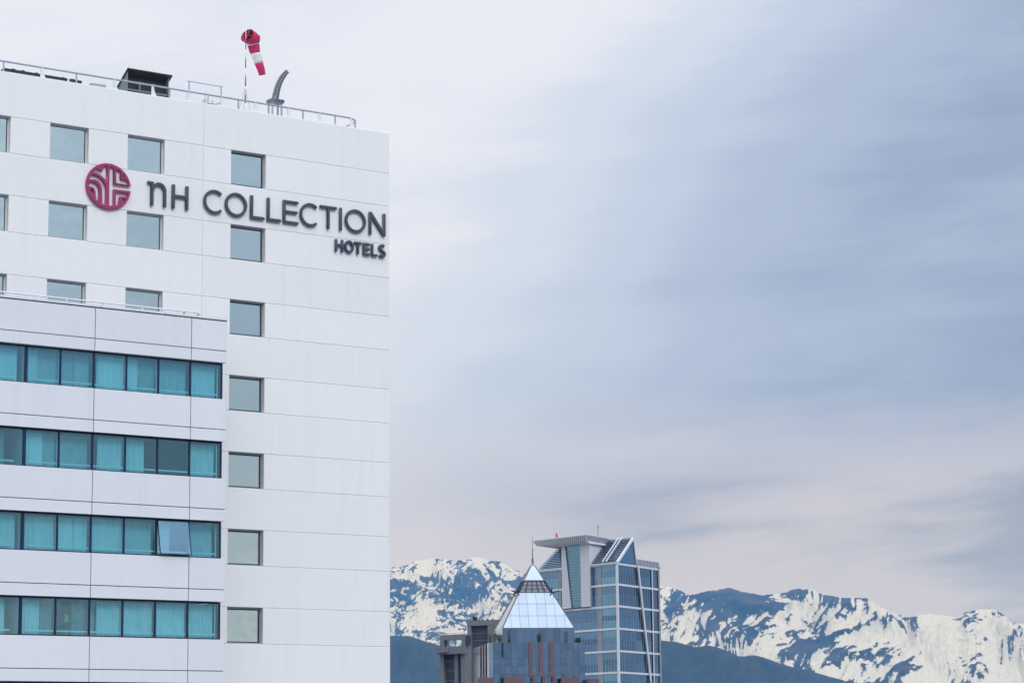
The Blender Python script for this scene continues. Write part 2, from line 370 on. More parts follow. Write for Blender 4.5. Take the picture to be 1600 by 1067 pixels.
near_crest = [(700,1040),(800,1010),(950,975),(1031,943),(1060,934),(1086,928),(1114,922),(1140,918),(1155,924),(1189,930),(1221,928),(1245,919),(1269,921),(1290,930),(1311,933.5),(1354,934),(1375,948),(1405,961),(1420,965),(1442,960),(1469,960),(1497,965),(1510,955.6),(1525,952),(1553,952),(1566,959),(1581,972.5),(1600,976),(1680,985),(1800,975),(1900,990),(2050,980)]
hill_crest = [(0,1020),(120,998),(230,1010),(330,1004),(420,1002),(560,996),(610,993),(640,993),(662,1001),(700,1011),(800,1008),(950,998),(1031,1000),(1060,1003),(1083,1011),(1108,1008),(1130,1014),(1157,1026),(1180,1023),(1205,1031),(1230,1040),(1260,1046),(1300,1058),(1350,1070),(1500,1090),(1750,1100)]
def zz_(x): return (x-x.mean())/x.std()
def ribs(a, b, th, seed, k=1.0):
    """ridged noise drawn out along the direction th (radians, up and to the right): spurs and gullies with smaller ones between them"""
    al = a*math.cos(th)+b*math.sin(th); ac = -a*math.sin(th)+b*math.cos(th)
    ac = ac+.45*vnoise(al*.8, ac*.5, seed+3)+.16*vnoise(al*2.3, ac*1.6, seed+4)
    al = al+.5*vnoise(ac*.9, al*.4, seed+5)
    R = lambda p, q, sd: 1-2*np.abs(vnoise(p+sd*1.7, q-sd*.9, seed+sd))
    A_ = R(al*.45*k, ac*1.3*k, 10); B_ = R(al*1.1*k, ac*3.1*k, 11); C_ = R(al*2.6*k, ac*7.0*k, 12); D_ = R(al*6*k, ac*14*k, 13)
    return zz_(A_), zz_(B_), zz_(C_), zz_(D_)
def snow_far(P, T, rid, sm, a, b, s):
    A_, B_, C_, D_ = ribs(a, b, .55, s+200, 2.3); f = zz_(fbm(a*1.3, b*2.0, s+90, 4, .6)); f2 = zz_(fbm(a*14, b*26, s+130, 4, .7))
    v = zz_(-A_*.35 - B_*.45 - C_*.45 - D_*.28 + f*.55 + f2*.32)
    return v*.75 + .38 - smst(.56, .66, T)*(1-smst(.72, .86, T))*.65 + (1-smst(.0, .3, T))*.35
def snow_near(P, T, rid, sm, a, b, s):
    A_, B_, C_, D_ = ribs(a, b, .80, s+200, 2.0); f = zz_(fbm(a*1.2, b*1.6, s+90, 4, .6)); f2 = zz_(fbm(a*13, b*20, s+120, 4, .7))
    right = smst(1290, 1400, P)
    v = zz_(-A_*.50 - B_*.55 - C_*.40 - D_*.20 + f*.62 + f2*.22)
    return v*(.85-.1*right) + .32 + right*.50 - smst(.66, .9, T)*(1-smst(1340, 1400, P))*.95 - (1-smst(.0, .10, T))*1.0*right
terrain('far_mountains', far_crest, 17500, 20500, 22500, 1075, 0, 1200, 1200, 330, 80, 11, M['snowy_rock'], snow_far, 75, -.65, 3.2)
terrain('snowy_mountains', near_crest, 13500, 17000, 19000, 1100, 700, 2050, 1350, 330, 75, 23, M['snowy_rock'], snow_near, 95, -.75, 2.8)
terrain('foothills', hill_crest, 9000, 11000, 12500, 1180, 0, 2000, 620, 110, 90, 41, M['hill'], None, 220, .5, 1.2)

# ------------------------------------------------------------------ haze
mh = bpy.data.materials.new('haze'); mh.use_nodes = True; nt = mh.node_tree; nt.nodes.clear()
pv = N(nt, 'ShaderNodeVolumePrincipled'); pv.inputs['Color'].default_value = (.14, .47, 1.0, 1); pv.inputs['Density'].default_value = 3.4e-5
pv.inputs['Absorption Color'].default_value = (1, 1, 1, 1)
oo = N(nt, 'ShaderNodeOutputMaterial'); nt.links.new(pv.outputs[0], oo.inputs['Volume'])
hb = MB().box(-61000, 61000, -61000, 61000, -1, 2000).build('haze', mh); tag(hb, kind='stuff')

# ------------------------------------------------------------------ hotel tower (the tall white slab with the sign)
D = 87.376
def H(z): return z+CZ
tower = thing('hotel_tower', 'tall white hotel slab carrying the round emblem and dark lettering', 'building', (40, D+9, 0))
tb = lambda name, mb, mt, par=None, **k: finish(mb.build(name, mt, None, **k), par or tower)
def finish(o, par):
    """hang a mesh built in world coordinates under par, without moving it"""
    o.parent = par; w = Vector((0, 0, 0)); p = par
    while p is not None: w += p.location; p = p.parent
    o.location = -w; return o
XL, XR = 24.0, 55.72
WIN = {'z': (33.38, 35.03), 'a': (36.73, 38.38), 'b': (40.05, 41.69), 'c': (43.40, 45.03), 'd': (48.07, 49.69)}
heads = [24.812-3.1*i for i in range(9)]; HS = 1.438; PT = 26.585; J = 46.79
def wpanel(x0, x1, z0, z1): tb('wall_panel', MB().panel(x0, x1, H(z0), H(z1), D, .28, .016), M['white_wall'])
g = .003
for i, h in enumerate(heads):
    top = PT if i == 0 else heads[i-1]-HS
    for x0, x1 in ((XL, J), (J, XR)): wpanel(x0+g, x1-g, h+g, top-g)
    cols = [WIN[k] for k in ('zabcd' if i < 3 else 'd')]
    x = XL
    for w0, w1 in cols+[(XR, None)]:
        segs = [(x, w0)] if not (x < J < w0) else [(x, J), (J, w0)]
        for s0, s1 in segs: wpanel(s0+(g if s0 in (XL, J) else 0), s1-(g if s1 in (XR, J) else 0), h-HS+g, h-g)
        x = w1
    for w0, w1 in cols:
        fr = MB(); y0, y1 = D+.185, D+.25; z1, z0 = H(h), H(h-HS); t = .05
        fr.box(w0, w1, y0, y1, z1-t, z1).box(w0, w1, y0, y1, z0, z0+t).box(w0, w0+t, y0, y1, z0+t, z1-t).box(w1-t, w1, y0, y1, z0+t, z1-t)
        f = tb('window', fr, M['grey_frame'] if w0 > 46 else M['light_frame'])
        gk = MB(); t2 = t+(.045 if w0 > 46 else .018)
        gk.box(w0+t, w1-t, y0+.025, y1, z1-t2, z1-t).box(w0+t, w1-t, y0+.025, y1, z0+t, z0+t2).box(w0+t, w0+t2, y0+.025, y1, z0+t2, z1-t2).box(w1-t2, w1-t, y0+.025, y1, z0+t2, z1-t2)
        finish(gk.build('gasket', M['gasket']), f)
        pane = MB().box(w0+t2, w1-t2, D+.232, D+.244, z0+t2, z1-t2); finish(pane.build('pane', M['hotel_glass']), f)
wpanel(XL+g, XR-g, -30+.05, heads[-1]-HS-g)
tb('building_core', MB().box(XL, XR-.02, D+.285, D+18, 0.0, H(25.75)), M['white_wall'])
tb('parapet', MB().box(XL, XL+.25, D+.29, D+18, H(25.752), H(PT-.004)).box(XR-.27, XR-.022, D+.29, D+18, H(25.752), H(PT-.004)).box(XL+.25, XR-.27, D+17.75, D+18, H(25.752), H(PT-.004)), M['white_wall'])
RF = H(25.75)

# ------------------------------------------------------------------ hotel wing (lower block with teal windows)
W = 84.794
wing = thing('hotel_wing', 'lower white hotel block in front of the slab with strips of teal curtained windows', 'building', (40, W+1.3, 0))
wb = lambda name, mb, mt, par=None, **k: finish(mb.build(name, mt, None, **k), par or wing)
WJ = [32.68, 36.777, 40.875, 44.973, 46.531]
COPE = 17.16
levels = [(COPE-.02, 15.972, 15.509)] + [(14.069-3.1*i, 15.972-3.1*(i+1), 15.509-3.1*(i+1)) for i in range(5)]
jg = .014
for zt, zg, zb in levels:
    for k in range(4):
        x0, x1 = WJ[k]+jg, WJ[k+1]-(jg if k < 3 else 0)
        wb('wall_panel', MB().panel(x0, x1, H(zg)+jg, H(zt), W, .06, .01), M['wing_panel'])
        wb('wall_panel', MB().panel(x0, x1, H(zb), H(zg)-jg, W, .06, .01), M['wing_panel'])
    wb('floor_edge', MB().box(WJ[0], WJ[4]-.02, W+.061, W+2.57, H(zb)+.02, H(zt)-.02), M['joint'])
    wb('end_panel', MB().box(WJ[4]-.019, WJ[4]-.001, W+.062, W+2.57, H(zb)+.02, H(zt)-.02), M['wing_panel'])
wb('soffit', MB().box(WJ[0], WJ[4]-.02, W+.062, W+.30, H(15.509)+.003, H(15.509)+.018), M['wing_panel'])
for k in range(10):                                     # coping stones along the top edge
    x1 = 46.56-k*1.37; wb('coping_stone', MB().box(x1-1.35, x1, W-.015, W+.40, H(COPE+.03), H(COPE+.11)), M['wing_panel'])
wb('shadow_gap', MB().box(WJ[0], 46.53, W+.03, W+.38, H(COPE-.02), H(COPE+.03)), M['joint'])  # dark strip, its colour stands for the shadow line under the coping
wb('roof_deck', MB().box(WJ[0], 46.5, W+.401, W+2.57, H(COPE-.1), H(COPE+.02)), M['concrete'])
wb('building_base', MB().box(WJ[0], WJ[4]-.03, W+.07, W+2.57, 0, H(levels[-1][2])), M['wing_panel'])
wb('room_wall', MB().box(WJ[0], WJ[4]-.13, W+2.45, W+2.56, H(-2), H(15.5)), M['room'])
MU = [46.436, 45.053, 43.676, 42.314, 40.949, 39.58, 38.194, 36.82, 35.45, 34.08, 32.75]
GY = W+.20
# curtain plan: per row and bay (bay 0 = rightmost): list of (start, end) in fractions of the bay from its left side, kind
CUR = {}
for r_ in range(5):
    for b_ in range(10): CUR[r_, b_] = [(0, 1, 'l')]
CUR[0,0]=[(.03,.88,'l')]; CUR[0,1]=[(0,1,'m')]; CUR[0,2]=[(0,.42,'l'),(.45,1,'m')]; CUR[0,3]=[(.15,1,'l')]; CUR[0,4]=[(0,.48,'m'),(.5,.96,'m')]; CUR[0,5]=[(.05,.38,'l'),(.4,1,'m')]; CUR[0,6]=[(0,.8,'l')]
CUR[1,0]=[(.03,.86,'l')]; CUR[1,1]=[]; CUR[1,2]=[(0,.66,'l')]; CUR[1,3]=[(.22,1,'l')]; CUR[1,4]=[(0,1,'m')]; CUR[1,5]=[(.05,.6,'l'),(.62,1,'m')]; CUR[1,6]=[(.1,.5,'d')]
CUR[2,0]=[(.1,.85,'m')]; CUR[2,1]=[(0,.5,'l')]; CUR[2,2]=[(0,.98,'m')]; CUR[2,3]=[(0,1,'l')]; CUR[2,4]=[(0,.52,'l'),(.54,1,'l')]; CUR[2,5]=[(.12,1,'l')]; CUR[2,6]=[(0,.85,'l')]
CUR[3,0]=[(.02,.86,'l')]; CUR[3,1]=[(.03,1,'l')]; CUR[3,2]=[(0,1,'l')]; CUR[3,3]=[(0,.25,'d'),(.28,1,'l')]; CUR[3,4]=[(.58,1,'d')]; CUR[3,5]=[(.03,.6,'l'),(.62,1,'d')]; CUR[3,6]=[(0,.6,'l')]
M['curtain_mid'] = mat('curtain_mid', (.56, .58, .60), .9, var=.05, scale=3, objvar=.12, spec=.1, streak=.30, sscale=(9, 9, .25))  # stripes put the shade of the folds into the colour
CM = {'l': M['curtain'], 'm': M['curtain_mid'], 'd': M['curtain_dark']}
rc = random.Random(3)
def curtain(x0, x1, z0, z1, y):
    mb = MB(); n = max(8, int((x1-x0)/.012)); vs = []; ph = rc.random()*9; lean = rc.uniform(-.03, .03)
    fr_ = rc.uniform(34, 50)
    for j in range(4):
        t = j/3
        for i in range(n+1):
            u = i/n; x = x0+(x1-x0)*u
            am = .026+.026*noise.noise(Vector((x*2.3, ph, 0)))
            yy = y+math.sin(x*fr_+ph+1.6*noise.noise(Vector((x*3, ph, t))))*am*(.5+.9*t)+.012*noise.noise(Vector((x*9, t*1.5, ph)))
            vs.append((x+lean*t*(.5-u), yy, z1+(z0-z1)*t))
    fs = [(j*(n+1)+i, j*(n+1)+i+1, (j+1)*(n+1)+i+1, (j+1)*(n+1)+i) for j in range(3) for i in range(n)]
    return mb.add(vs, fs)
for row in range(5):
    z1 = H(15.509-3.1*row); z0 = H(14.069-3.1*row)
    for bay in range(10):
        x1, x0 = MU[bay], MU[bay+1]
        jam = .05 if bay != 6 and bay != 5 else (.05)
        fr = MB(); fw = .032
        lw = fw+(.02 if bay == 5 else 0); rw = fw+(.03 if bay == 6 else 0)
        fr.box(x0, x1, GY, GY+.08, z1-.065, z1-.002).box(x0, x1, GY, GY+.08, z0+.002, z0+.055)
        fr.box(x0, x0+lw, GY, GY+.08, z0+.055, z1-.065).box(x1-rw, x1, GY, GY+.08, z0+.055, z1-.065)
        if row == 2 and bay == 1: pass
        win = wb('window', fr, M['navy_frame'])
        gx0, gx1, gz0, gz1 = x0+lw, x1-rw, z0+.055, z1-.065
        if row == 2 and bay == 1:
            # top-hung sash standing open at the bottom
            sa = bpy.data.objects.new('sash', None)
            fs_ = MB(); w_, h_ = gx1-gx0+.03, gz1-gz0+.02; e = .022
            fs_.box(-w_/2, w_/2, -.02, .03, -e, 0).box(-w_/2, w_/2, -.02, .03, -h_, -h_+e).box(-w_/2, -w_/2+e, -.02, .03, -h_+e, -e).box(w_/2-e, w_/2, -.02, .03, -h_+e, -e)
            s = fs_.build('sash', M['navy_frame']); s.parent = win
            base = Vector(win.parent.location)
            s.matrix_parent_inverse = Matrix.Identity(4); s.location = Vector(((gx0+gx1)/2, GY-.02, gz1+.01))
            s.rotation_euler = (math.radians(-12), 0, 0)
            gp = MB().box(-w_/2+e, w_/2-e, .0, .008, -h_+e, -e)
            p = gp.build('pane', M['sash_glass']); p.parent = win; p.location = s.location; p.rotation_euler = s.rotation_euler
            bar_ = MB().box(gx0, gx1, GY+.01, GY+.07, gz0, gz0+.03).build('sill', M['gasket']); finish(bar_, win)
        else:
            finish(MB().box(gx0, gx1, GY+.03, GY+.038, gz0, gz1).build('pane', M['wing_glass']), win)
        rl = MB().box(gx0+.02+(.12 if bay == 5 else 0), gx1-.02-(.30 if bay == 6 else 0) - (.12 if bay == 0 else 0), GY+.085, GY+.12, z0+.17, z0+.225)
        if bay == 0: rl.box(gx1-.14, gx1-.11, GY+.10, GY+.13, z0+.06, z1-.12)
        finish(rl.build('inner_rail', M['sill_rail']), win)
        for a_, b_, kd in CUR[row, bay]:
            c = curtain(x0+.02+(x1-x0-.04)*a_, x0+.02+(x1-x0-.04)*b_, z0+.03, z1-.12, GY+.24+(.1 if kd != 'l' else 0)).build('curtain', CM[kd], fix=False, smooth=True)
            finish(c, win)
    wb('end_glazing', MB().box(MU[0]+.001, MU[0]+.02, GY, W+2.44, z0+.004, z1-.004), M['navy_frame'])
    for xp in (MU[4], MU[6], 33.0):
        wb('partition', MB().box(xp-.04, xp+.04, GY+.12, W+2.44, z0, z1), M['sill_rail'] if xp == MU[6] else M['room'])
# the lit-by-daylight room on the fourth strip: a table lamp shade and a round mirror on the back wall
lz = H(14.069-9.3)
lamp = thing('table_lamp', 'small table lamp with pale square shade seen through the bottom window strip', 'lamp', (40.35, W+.9, lz+.0))
MB().tube([(0, 0, 0), (0, 0, .72)], .02, 8).build('lamp_stem', M['grey_frame'], lamp)
MB().tube([(0, 0, .0), (0, 0, .03)], .10, 12).build('lamp_base', M['grey_frame'], lamp)
MB().tube([(0, 0, .58), (0, 0, .86)], .13, 16, .10).build('lamp_shade', M['lampshade'], lamp)
mir = thing('round_mirror', 'dark round wall disc behind the pane beside the table lamp', 'mirror', (39.45, W+.62, lz+.78))
a36 = [(math.cos(t*math.pi/18)*.62, 0, math.sin(t*math.pi/18)*.62) for t in range(36)]
MB().prism(a36, (0, .04, 0)).build('disc', M['navy_frame'], mir)

# ------------------------------------------------------------------ signs
FY = D-.13       # front face of the letters
sign = thing('hotel_name_sign', 'row of large dark slate-blue raised capital letters on the white wall', 'sign', (46, FY, H(22.02)))
small = thing('hotel_name_sign', 'small dark slate-blue raised letters under the right end of the large row', 'sign', (53, FY, H(21.11)))
def arc(cx, cz, rx, rz, a0, a1, n):
    return [(cx+rx*math.cos(math.radians(a0+(a1-a0)*i/n)), cz+rz*math.sin(math.radians(a0+(a1-a0)*i/n))) for i in range(n+1)]
def stroke(path, w):
    L, R_ = [], []
    P = [Vector(p) for p in path]
    for i, p in enumerate(P):
        t = (P[min(i+1, len(P)-1)]-P[max(i-1, 0)]).normalized(); n = Vector((-t.y, t.x)); L.append(p+n*w/2); R_.append(p-n*w/2)
    return [tuple(p) for p in L+R_[::-1]]
def glyph(ch, w, h, s):
    if ch == 'I': return [[(0,0),(w,0),(w,h),(0,h)]]
    if ch == 'L': return [[(0,0),(w,0),(w,s),(s,s),(s,h),(0,h)]]
    if ch == 'H': m_ = h*.46; return [[(0,0),(s,0),(s,m_),(w-s,m_),(w-s,0),(w,0),(w,h),(w-s,h),(w-s,m_+s*.95),(s,m_+s*.95),(s,h),(0,h)]]
    if ch == 'T': c = w/2; return [[(c-s/2,0),(c+s/2,0),(c+s/2,h-s*.95),(w,h-s*.95),(w,h),(0,h),(0,h-s*.95),(c-s/2,h-s*.95)]]
    if ch == 'E': m_ = h*.5-s*.4; e = s*.92; return [[(0,0),(w,0),(w,e),(s,e),(s,m_),(w*.94,m_),(w*.94,m_+e),(s,m_+e),(s,h-e),(w,h-e),(w,h),(0,h)]]
    if ch == 'N': return [[(0,0),(s,0),(s,h*.76),(w-s*1.05,0),(w,0),(w,h),(w-s,h),(w-s,h*.24),(s*1.05,h),(0,h)]]
    if ch == 'O': return [arc(w/2,h/2,w/2,h/2,0,360,48)[:-1], arc(w/2,h/2,w/2-s,h/2-s,0,360,48)[:-1]]
    if ch == 'C':
        cx = h*.5; k = (w-0)/1.0
        return [arc(cx,h/2,cx,h/2,47,313,40) + arc(cx,h/2,cx-s,h/2-s,313,47,40)]
    if ch == 'n':
        a = w*.17
        o = [(0,h),(a+s,h),(a+s,h-.19)] + arc(a+s+(w-a-s)*.42, h-.34, (w-a-s)*.58, .34, 150, 0, 22)[0:] + [(w,0),(w-s,0)]
        o += arc(a+s+(w-a-s)*.40, h-.38, (w-a-s)*.60-s, .34-s*.75, 0, 138, 20) + [(a+s,h-.42),(a+s,0),(a,0),(a,h-s*.85),(0,h-s*.85)]
        return [o]
    if ch == 'S':
        pth = arc(w*.52, h*.735, w*.36, h*.195, 35, 245, 14) + arc(w*.5, h*.27, w*.39, h*.205, 75, -150, 16)
        return [stroke(pth, s)]
LET = [('n',44.245,45.08,.125),('H',45.336,46.075,.13),('C',46.765,47.655,.115),('O',47.748,48.767,.118),('L',48.925,49.58,.125),('L',49.705,50.355,.125),('E',50.46,51.19,.12),
       ('C',51.262,52.165,.115),('T',52.232,53.045,.12),('I',53.185,53.30,.12),('O',53.455,54.485,.118),('N',54.64,55.46,.12)]
for ch, x0, x1, s in LET:
    shape('letter', glyph(ch, x1-x0, 1.0 if ch in 'CO' else .975, s), .10, .016, M['letter'], sign, (x0-46, .05, .0 if ch in 'CO' else .01))
for ch, x0, x1, s in [('H',52.974,53.37,.10),('O',53.425,53.89,.105),('T',53.905,54.275,.10),('E',54.34,54.69,.10),('L',54.752,55.06,.10),('S',55.11,55.46,.105)]:
    shape('letter', glyph(ch, x1-x0, .545 if ch in 'OS' else .53, s), .10, .014, M['letter'], small, (x0-53, .05, .0))
emb = thing('hotel_emblem', 'round magenta emblem of interlaced bars fixed to the white wall left of the lettering', 'emblem', (42.53, FY, H(22.56)))
def ez(X, Y_):
    x, z = wall_at(130+X/12.556, 250+Y_/12.556, FY); return (x-42.53, z-H(22.56))
RX, RZ = .965, .925
def e2(pts): return [ez(*p) for p in pts]
def rim(a):  # a point on the disc's rim
    return (RX*math.cos(math.radians(a)), RZ*math.sin(math.radians(a)))
top_in, bot_in = e2([(603, 476)])[0], e2([(600, 572)])[0]
pe1, pe2 = e2([(940, 522)])[0], e2([(944, 618)])[0]
a1 = math.degrees(math.atan2(pe1[1]/RZ, pe1[0]/RX)); a2 = math.degrees(math.atan2(pe2[1]/RZ, pe2[0]/RX))
outer = [rim(a1+(360+a2-a1)*i/90) for i in range(91)]
slot = [bot_in] + e2([(597, 903), (512, 896), (516, 520), (523, 130), (606, 150)]) + [top_in]
loops = [outer + slot]
for hole in ([(650,178),(738,228),(735,374),(866,402),(887,470),(880,488),(655,447)], [(783,275),(836,335),(783,332)],
             [(650,632),(885,660),(860,722),(718,716),(698,880),(640,892)], [(776,765),(832,773),(776,832)],
             [(395,130),(473,122),(470,425),(440,385),(370,312),(290,260),(205,233),(262,170),(310,190),(372,222),(392,212)],
             [(158,288),(230,292),(320,338),(390,412),(435,492),(452,570),(442,882),(378,860),(376,560),(350,480),(300,415),(230,380),(128,380)],
             [(122,438),(150,424),(220,437),(280,482),(318,560),(318,640),(302,808),(255,775),(248,620),(225,560),(180,525),(120,515)],
             [(140,578),(170,567),(198,595),(205,650),(197,700),(160,640)]):
    loops.append(e2(hole))
shape('disc', loops, .10, .012, M['magenta'], emb, (0, .05, 0))

# ------------------------------------------------------------------ guard rail on the hotel roof
gr = thing('guard_rail', 'long grey tube railing along the roof edge of the tall slab', 'railing', (46, D+.15, RF))
ry = D+.15; rz = H(27.02)
gb = lambda name, mb, mt, par=gr, **k: finish(mb.build(name, mt, None, **k), par)
xe = wall_at(566, 188, ry)[0]
pts = [(24.5, ry, rz), (30, ry, rz), (36, ry, rz), (42, ry, rz), (48, ry, rz), (xe-.8, ry, rz)] + [(xe-.8+.8*math.sin(a*math.pi/16), ry+.8-.8*math.cos(a*math.pi/16), rz) for a in range(1, 9)] + [(xe, ry+2, rz), (xe, ry+6, rz)]
gb('handrail', MB().tube(pts, .038, 10), M['rail'], smooth=True)
PB = H(PT-.01)
def plain_post(x, y=ry): gb('post', MB().bar((x, y, PB if y < D+.28 else RF), (x, y, rz), .05, .05, (0, 1, 0)), M['rail'])
def gusset(x):
    gb('post', MB().prism([(x-.035, ry, PB), (x+.20, ry, PB), (x+.13, ry, H(26.72)), (x+.045, ry, rz-.05), (x+.035, ry, rz), (x-.035, ry, rz)], (0, .03, 0)).box(x-.04, x+.03, ry-.04, ry-.001, PB, rz-.02), M['rail_light'])
for p in (4.5, 119, 265, 372.6, 420, 473.6, 523.7): plain_post(wall_at(p, 150, ry)[0])
for p in (64, 178, 238, 293.5, 346, 399, 450, 499, 548.5): gusset(wall_at(p, 150, ry)[0])
for x in (26.2, 28.6, 31.0, 33.4, 35.8): plain_post(x)
for x in (27.4, 29.8, 32.2, 34.6): gusset(x)
plain_post(xe-.08, ry+.45); plain_post(xe, ry+2.5); plain_post(xe, ry+4.5)
# ------------------------------------------------------------------ guard rail on the wing
y2 = W+.8; x_end = wall_at(318, 492, y2)[0]; z2 = H(17.545); zb2 = H(COPE+.02)
g2 = thing('guard_rail', 'low white tube railing along the top of the lower wing', 'railing', (40, y2, zb2))
pts = [(33, y2, z2), (38, y2, z2), (x_end-.5, y2, z2)] + [(x_end-.5+.5*math.sin(a*math.pi/16), y2+.5-.5*math.cos(a*math.pi/16), z2) for a in range(1, 9)] + [(x_end, y2+1.2, z2)]
finish(MB().tube(pts, .03, 10).build('handrail', M['rail_light'], smooth=True), g2)
for p in (8, 42, 73, 104, 162, 192, 222, 251, 278):
    x = wall_at(p, 480, y2)[0]; finish(MB().bar((x, y2, zb2), (x, y2, z2), .05, .04, (0, 1, 0)).build('post', M['rail_light']), g2)
for x, y in ((x_end-.85, y2), (x_end, y2+.5), (36.0, y2), (35.1, y2), (34.2, y2)): finish(MB().bar((x, y, zb2), (x, y, z2), .07, .05, (0, 1, 0)).build('post', M['rail']), g2)

# ------------------------------------------------------------------ things on the hotel roof
# vent hood: wedge open to the front
hy = D+1.6
xa, zt = wall_at(199, 110.5, hy); xb, zt2 = wall_at(264, 120, hy); zt = (zt+zt2)/2; dp = 1.1
hood = thing('vent_hood', 'black open-fronted ventilation hood with sloping green-grey cheek on the roof', 'vent hood', ((xa+xb)/2, hy, RF))
hb_ = lambda n, mb, mt, par=hood, **k: finish(mb.build(n, mt, None, **k), par)
def cheek(x): return MB().prism([(x, hy, RF), (x, hy, zt), (x, hy+dp, zt-.72), (x, hy+dp, RF)], (.03, 0, 0))
hb_('side_panel', cheek(xa), M['green_grey']); hb_('side_panel', cheek(xb-.03), M['green_grey'])
hb_('lid', MB().prism([(xa-.05, hy-.12, zt+.06), (xb+.10, hy-.12, zt+.06), (xb+.10, hy+dp, zt-.66), (xa-.05, hy+dp, zt-.66)], (0, 0, -.05)), M['black_metal'])
hb_('back_panel', MB().box(xa+.03, xb-.03, hy+dp-.03, hy+dp, RF, zt-.75), M['black_metal'])
hb_('shade_lining', MB().box(xa+.031, xa+.05, hy+.02, hy+dp-.04, RF, zt-.75).box(xb-.05, xb-.031, hy+.02, hy+dp-.04, RF, zt-.75).box(xa+.06, xb-.06, hy+.25, hy+.28, RF, zt-.2), M['black_metal'])  # black sheets paint the deep shade inside the open mouth
zl = wall_at(225, 141, hy)[1]
hb_('frame', MB().box(xa+.03, xb-.03, hy+.02, hy+.06, zl-.10, zl-.03).box(xa+.55, xa+.62, hy+.02, hy+.06, zl-.03, zl+.32).box(xa+1.2, xa+1.27, hy+.02, hy+.06, zl-.03, zl+.32), M['steel_grey'])
# pipe frame
py_ = D+.9
x0, z0 = wall_at(295.5, 127.5, py_); x1, z1 = wall_at(345.5, 136, py_)
pf = thing('pipe_frame', 'thin dark pipe frame of two posts and a crossbar on the roof', 'frame', ((x0+x1)/2, py_, RF))
finish(MB().tube([(x0-.08, py_, z0), (x1+.08, py_, z0)], .014, 6).build('crossbar', M['steel_grey']), pf)
for x in (x0, x1): finish(MB().tube([(x, py_, RF), (x, py_, z0)], .018, 6).build('post', M['steel_grey']), pf)
# small mast with cross arms
x0, _ = wall_at(322, 150, D+.5); _, z0 = wall_at(322, 145.5, D+.5)
an = thing('roof_fitting', 'stubby white roof fitting with short antenna arms inside the pipe frame', 'antenna', (x0, D+.5, RF))
finish(MB().box(x0-.07, x0+.07, D+.42, D+.5, RF, z0).build('mounting_post', M['rail_light']), an)
finish(MB().tube([(x0, D+.45, z0-.45), (x0+.45, D+.45, z0-.43), (x0+.62, D+.45, z0-.33)], .025, 6).tube([(x0-.22, D+.45, z0-.50), (x0-.1, D+.45, z0-.30)], .02, 6).tube([(x0+.28, D+.45, z0-.43), (x0+.24, D+.45, z0-.28)], .015, 6).build('antenna_arm', M['rail']), an)
for k in range(5): finish(MB().tube([(x0+.05, D+.40, z0-.1-.09*k), (x0+.05, D+.415, z0-.1-.09*k)], .02, 6).build('bolt', M['gasket']), an)
# dark duct and pale cabinet behind the parapet at the left
x0, z0 = wall_at(7, 106.5, D+2.2); x1, z1 = wall_at(128, 127.5, D+2.2)
du = thing('roof_duct', 'long low dark duct behind the parapet at the left end of the roof', 'duct', ((x0+x1)/2, D+2.2, RF))
finish(MB().add([(x0, D+2.2, RF), (x1, D+2.2, RF), (x1, D+2.2, z1+.02), (x0, D+2.2, z0), (x0, D+2.8, RF), (x1, D+2.8, RF), (x1, D+2.8, z1+.02), (x0, D+2.8, z0)], [(0,3,2,1),(4,5,6,7),(0,1,5,4),(1,2,6,5),(2,3,7,6),(3,0,4,7)]).build('duct_body', M['black_metal']), du)
for p in (22, 37, 58, 100, 115):
    x, z = wall_at(p, 110, D+2.2); zz = z0+(z1-z0)*(x-x0)/(x1-x0); finish(MB().box(x-.05, x+.07, D+2.25, D+2.4, zz, zz+.05).build('clamp', M['black_metal']), du)
x0, z0 = wall_at(139, 129.5, D+1.2); x1, z1 = wall_at(166, 133, D+1.2)
cb = thing('roof_cabinet', 'flat pale grey cabinet with a short stub pipe behind the roof parapet', 'cabinet', ((x0+x1)/2, D+1.2, RF))
finish(MB().add([(x0, D+1.2, RF), (x1, D+1.2, RF), (x1, D+1.2, z1-.0), (x0+.1, D+1.2, z0), (x0, D+1.8, RF), (x1, D+1.8, RF), (x1, D+1.8, z1), (x0+.1, D+1.8, z0)], [(0,3,2,1),(4,5,6,7),(0,1,5,4),(1,2,6,5),(2,3,7,6),(3,0,4,7)]).build('cabinet_body', M['rail']), cb)
finish(MB().tube([(x0-.05, D+1.15, RF), (x0-.05, D+1.15, z0+.14)], .025, 8).build('stub_pipe', M['rail_light']), cb)
x0, z0 = wall_at(107, 121.5, D+.8)
vp = thing('vent_pipe', 'short white capped vent pipe poking above the parapet by the left duct', 'pipe', (x0, D+.8, RF))
finish(MB().tube([(x0, D+.8, RF), (x0, D+.8, z0-.04)], .04, 8).build('pipe', M['rail_light']), vp); finish(MB().tube([(x0, D+.8, z0-.04), (x0, D+.8, z0+.02)], .06, 8, .03).build('cap', M['rail_light']), vp)

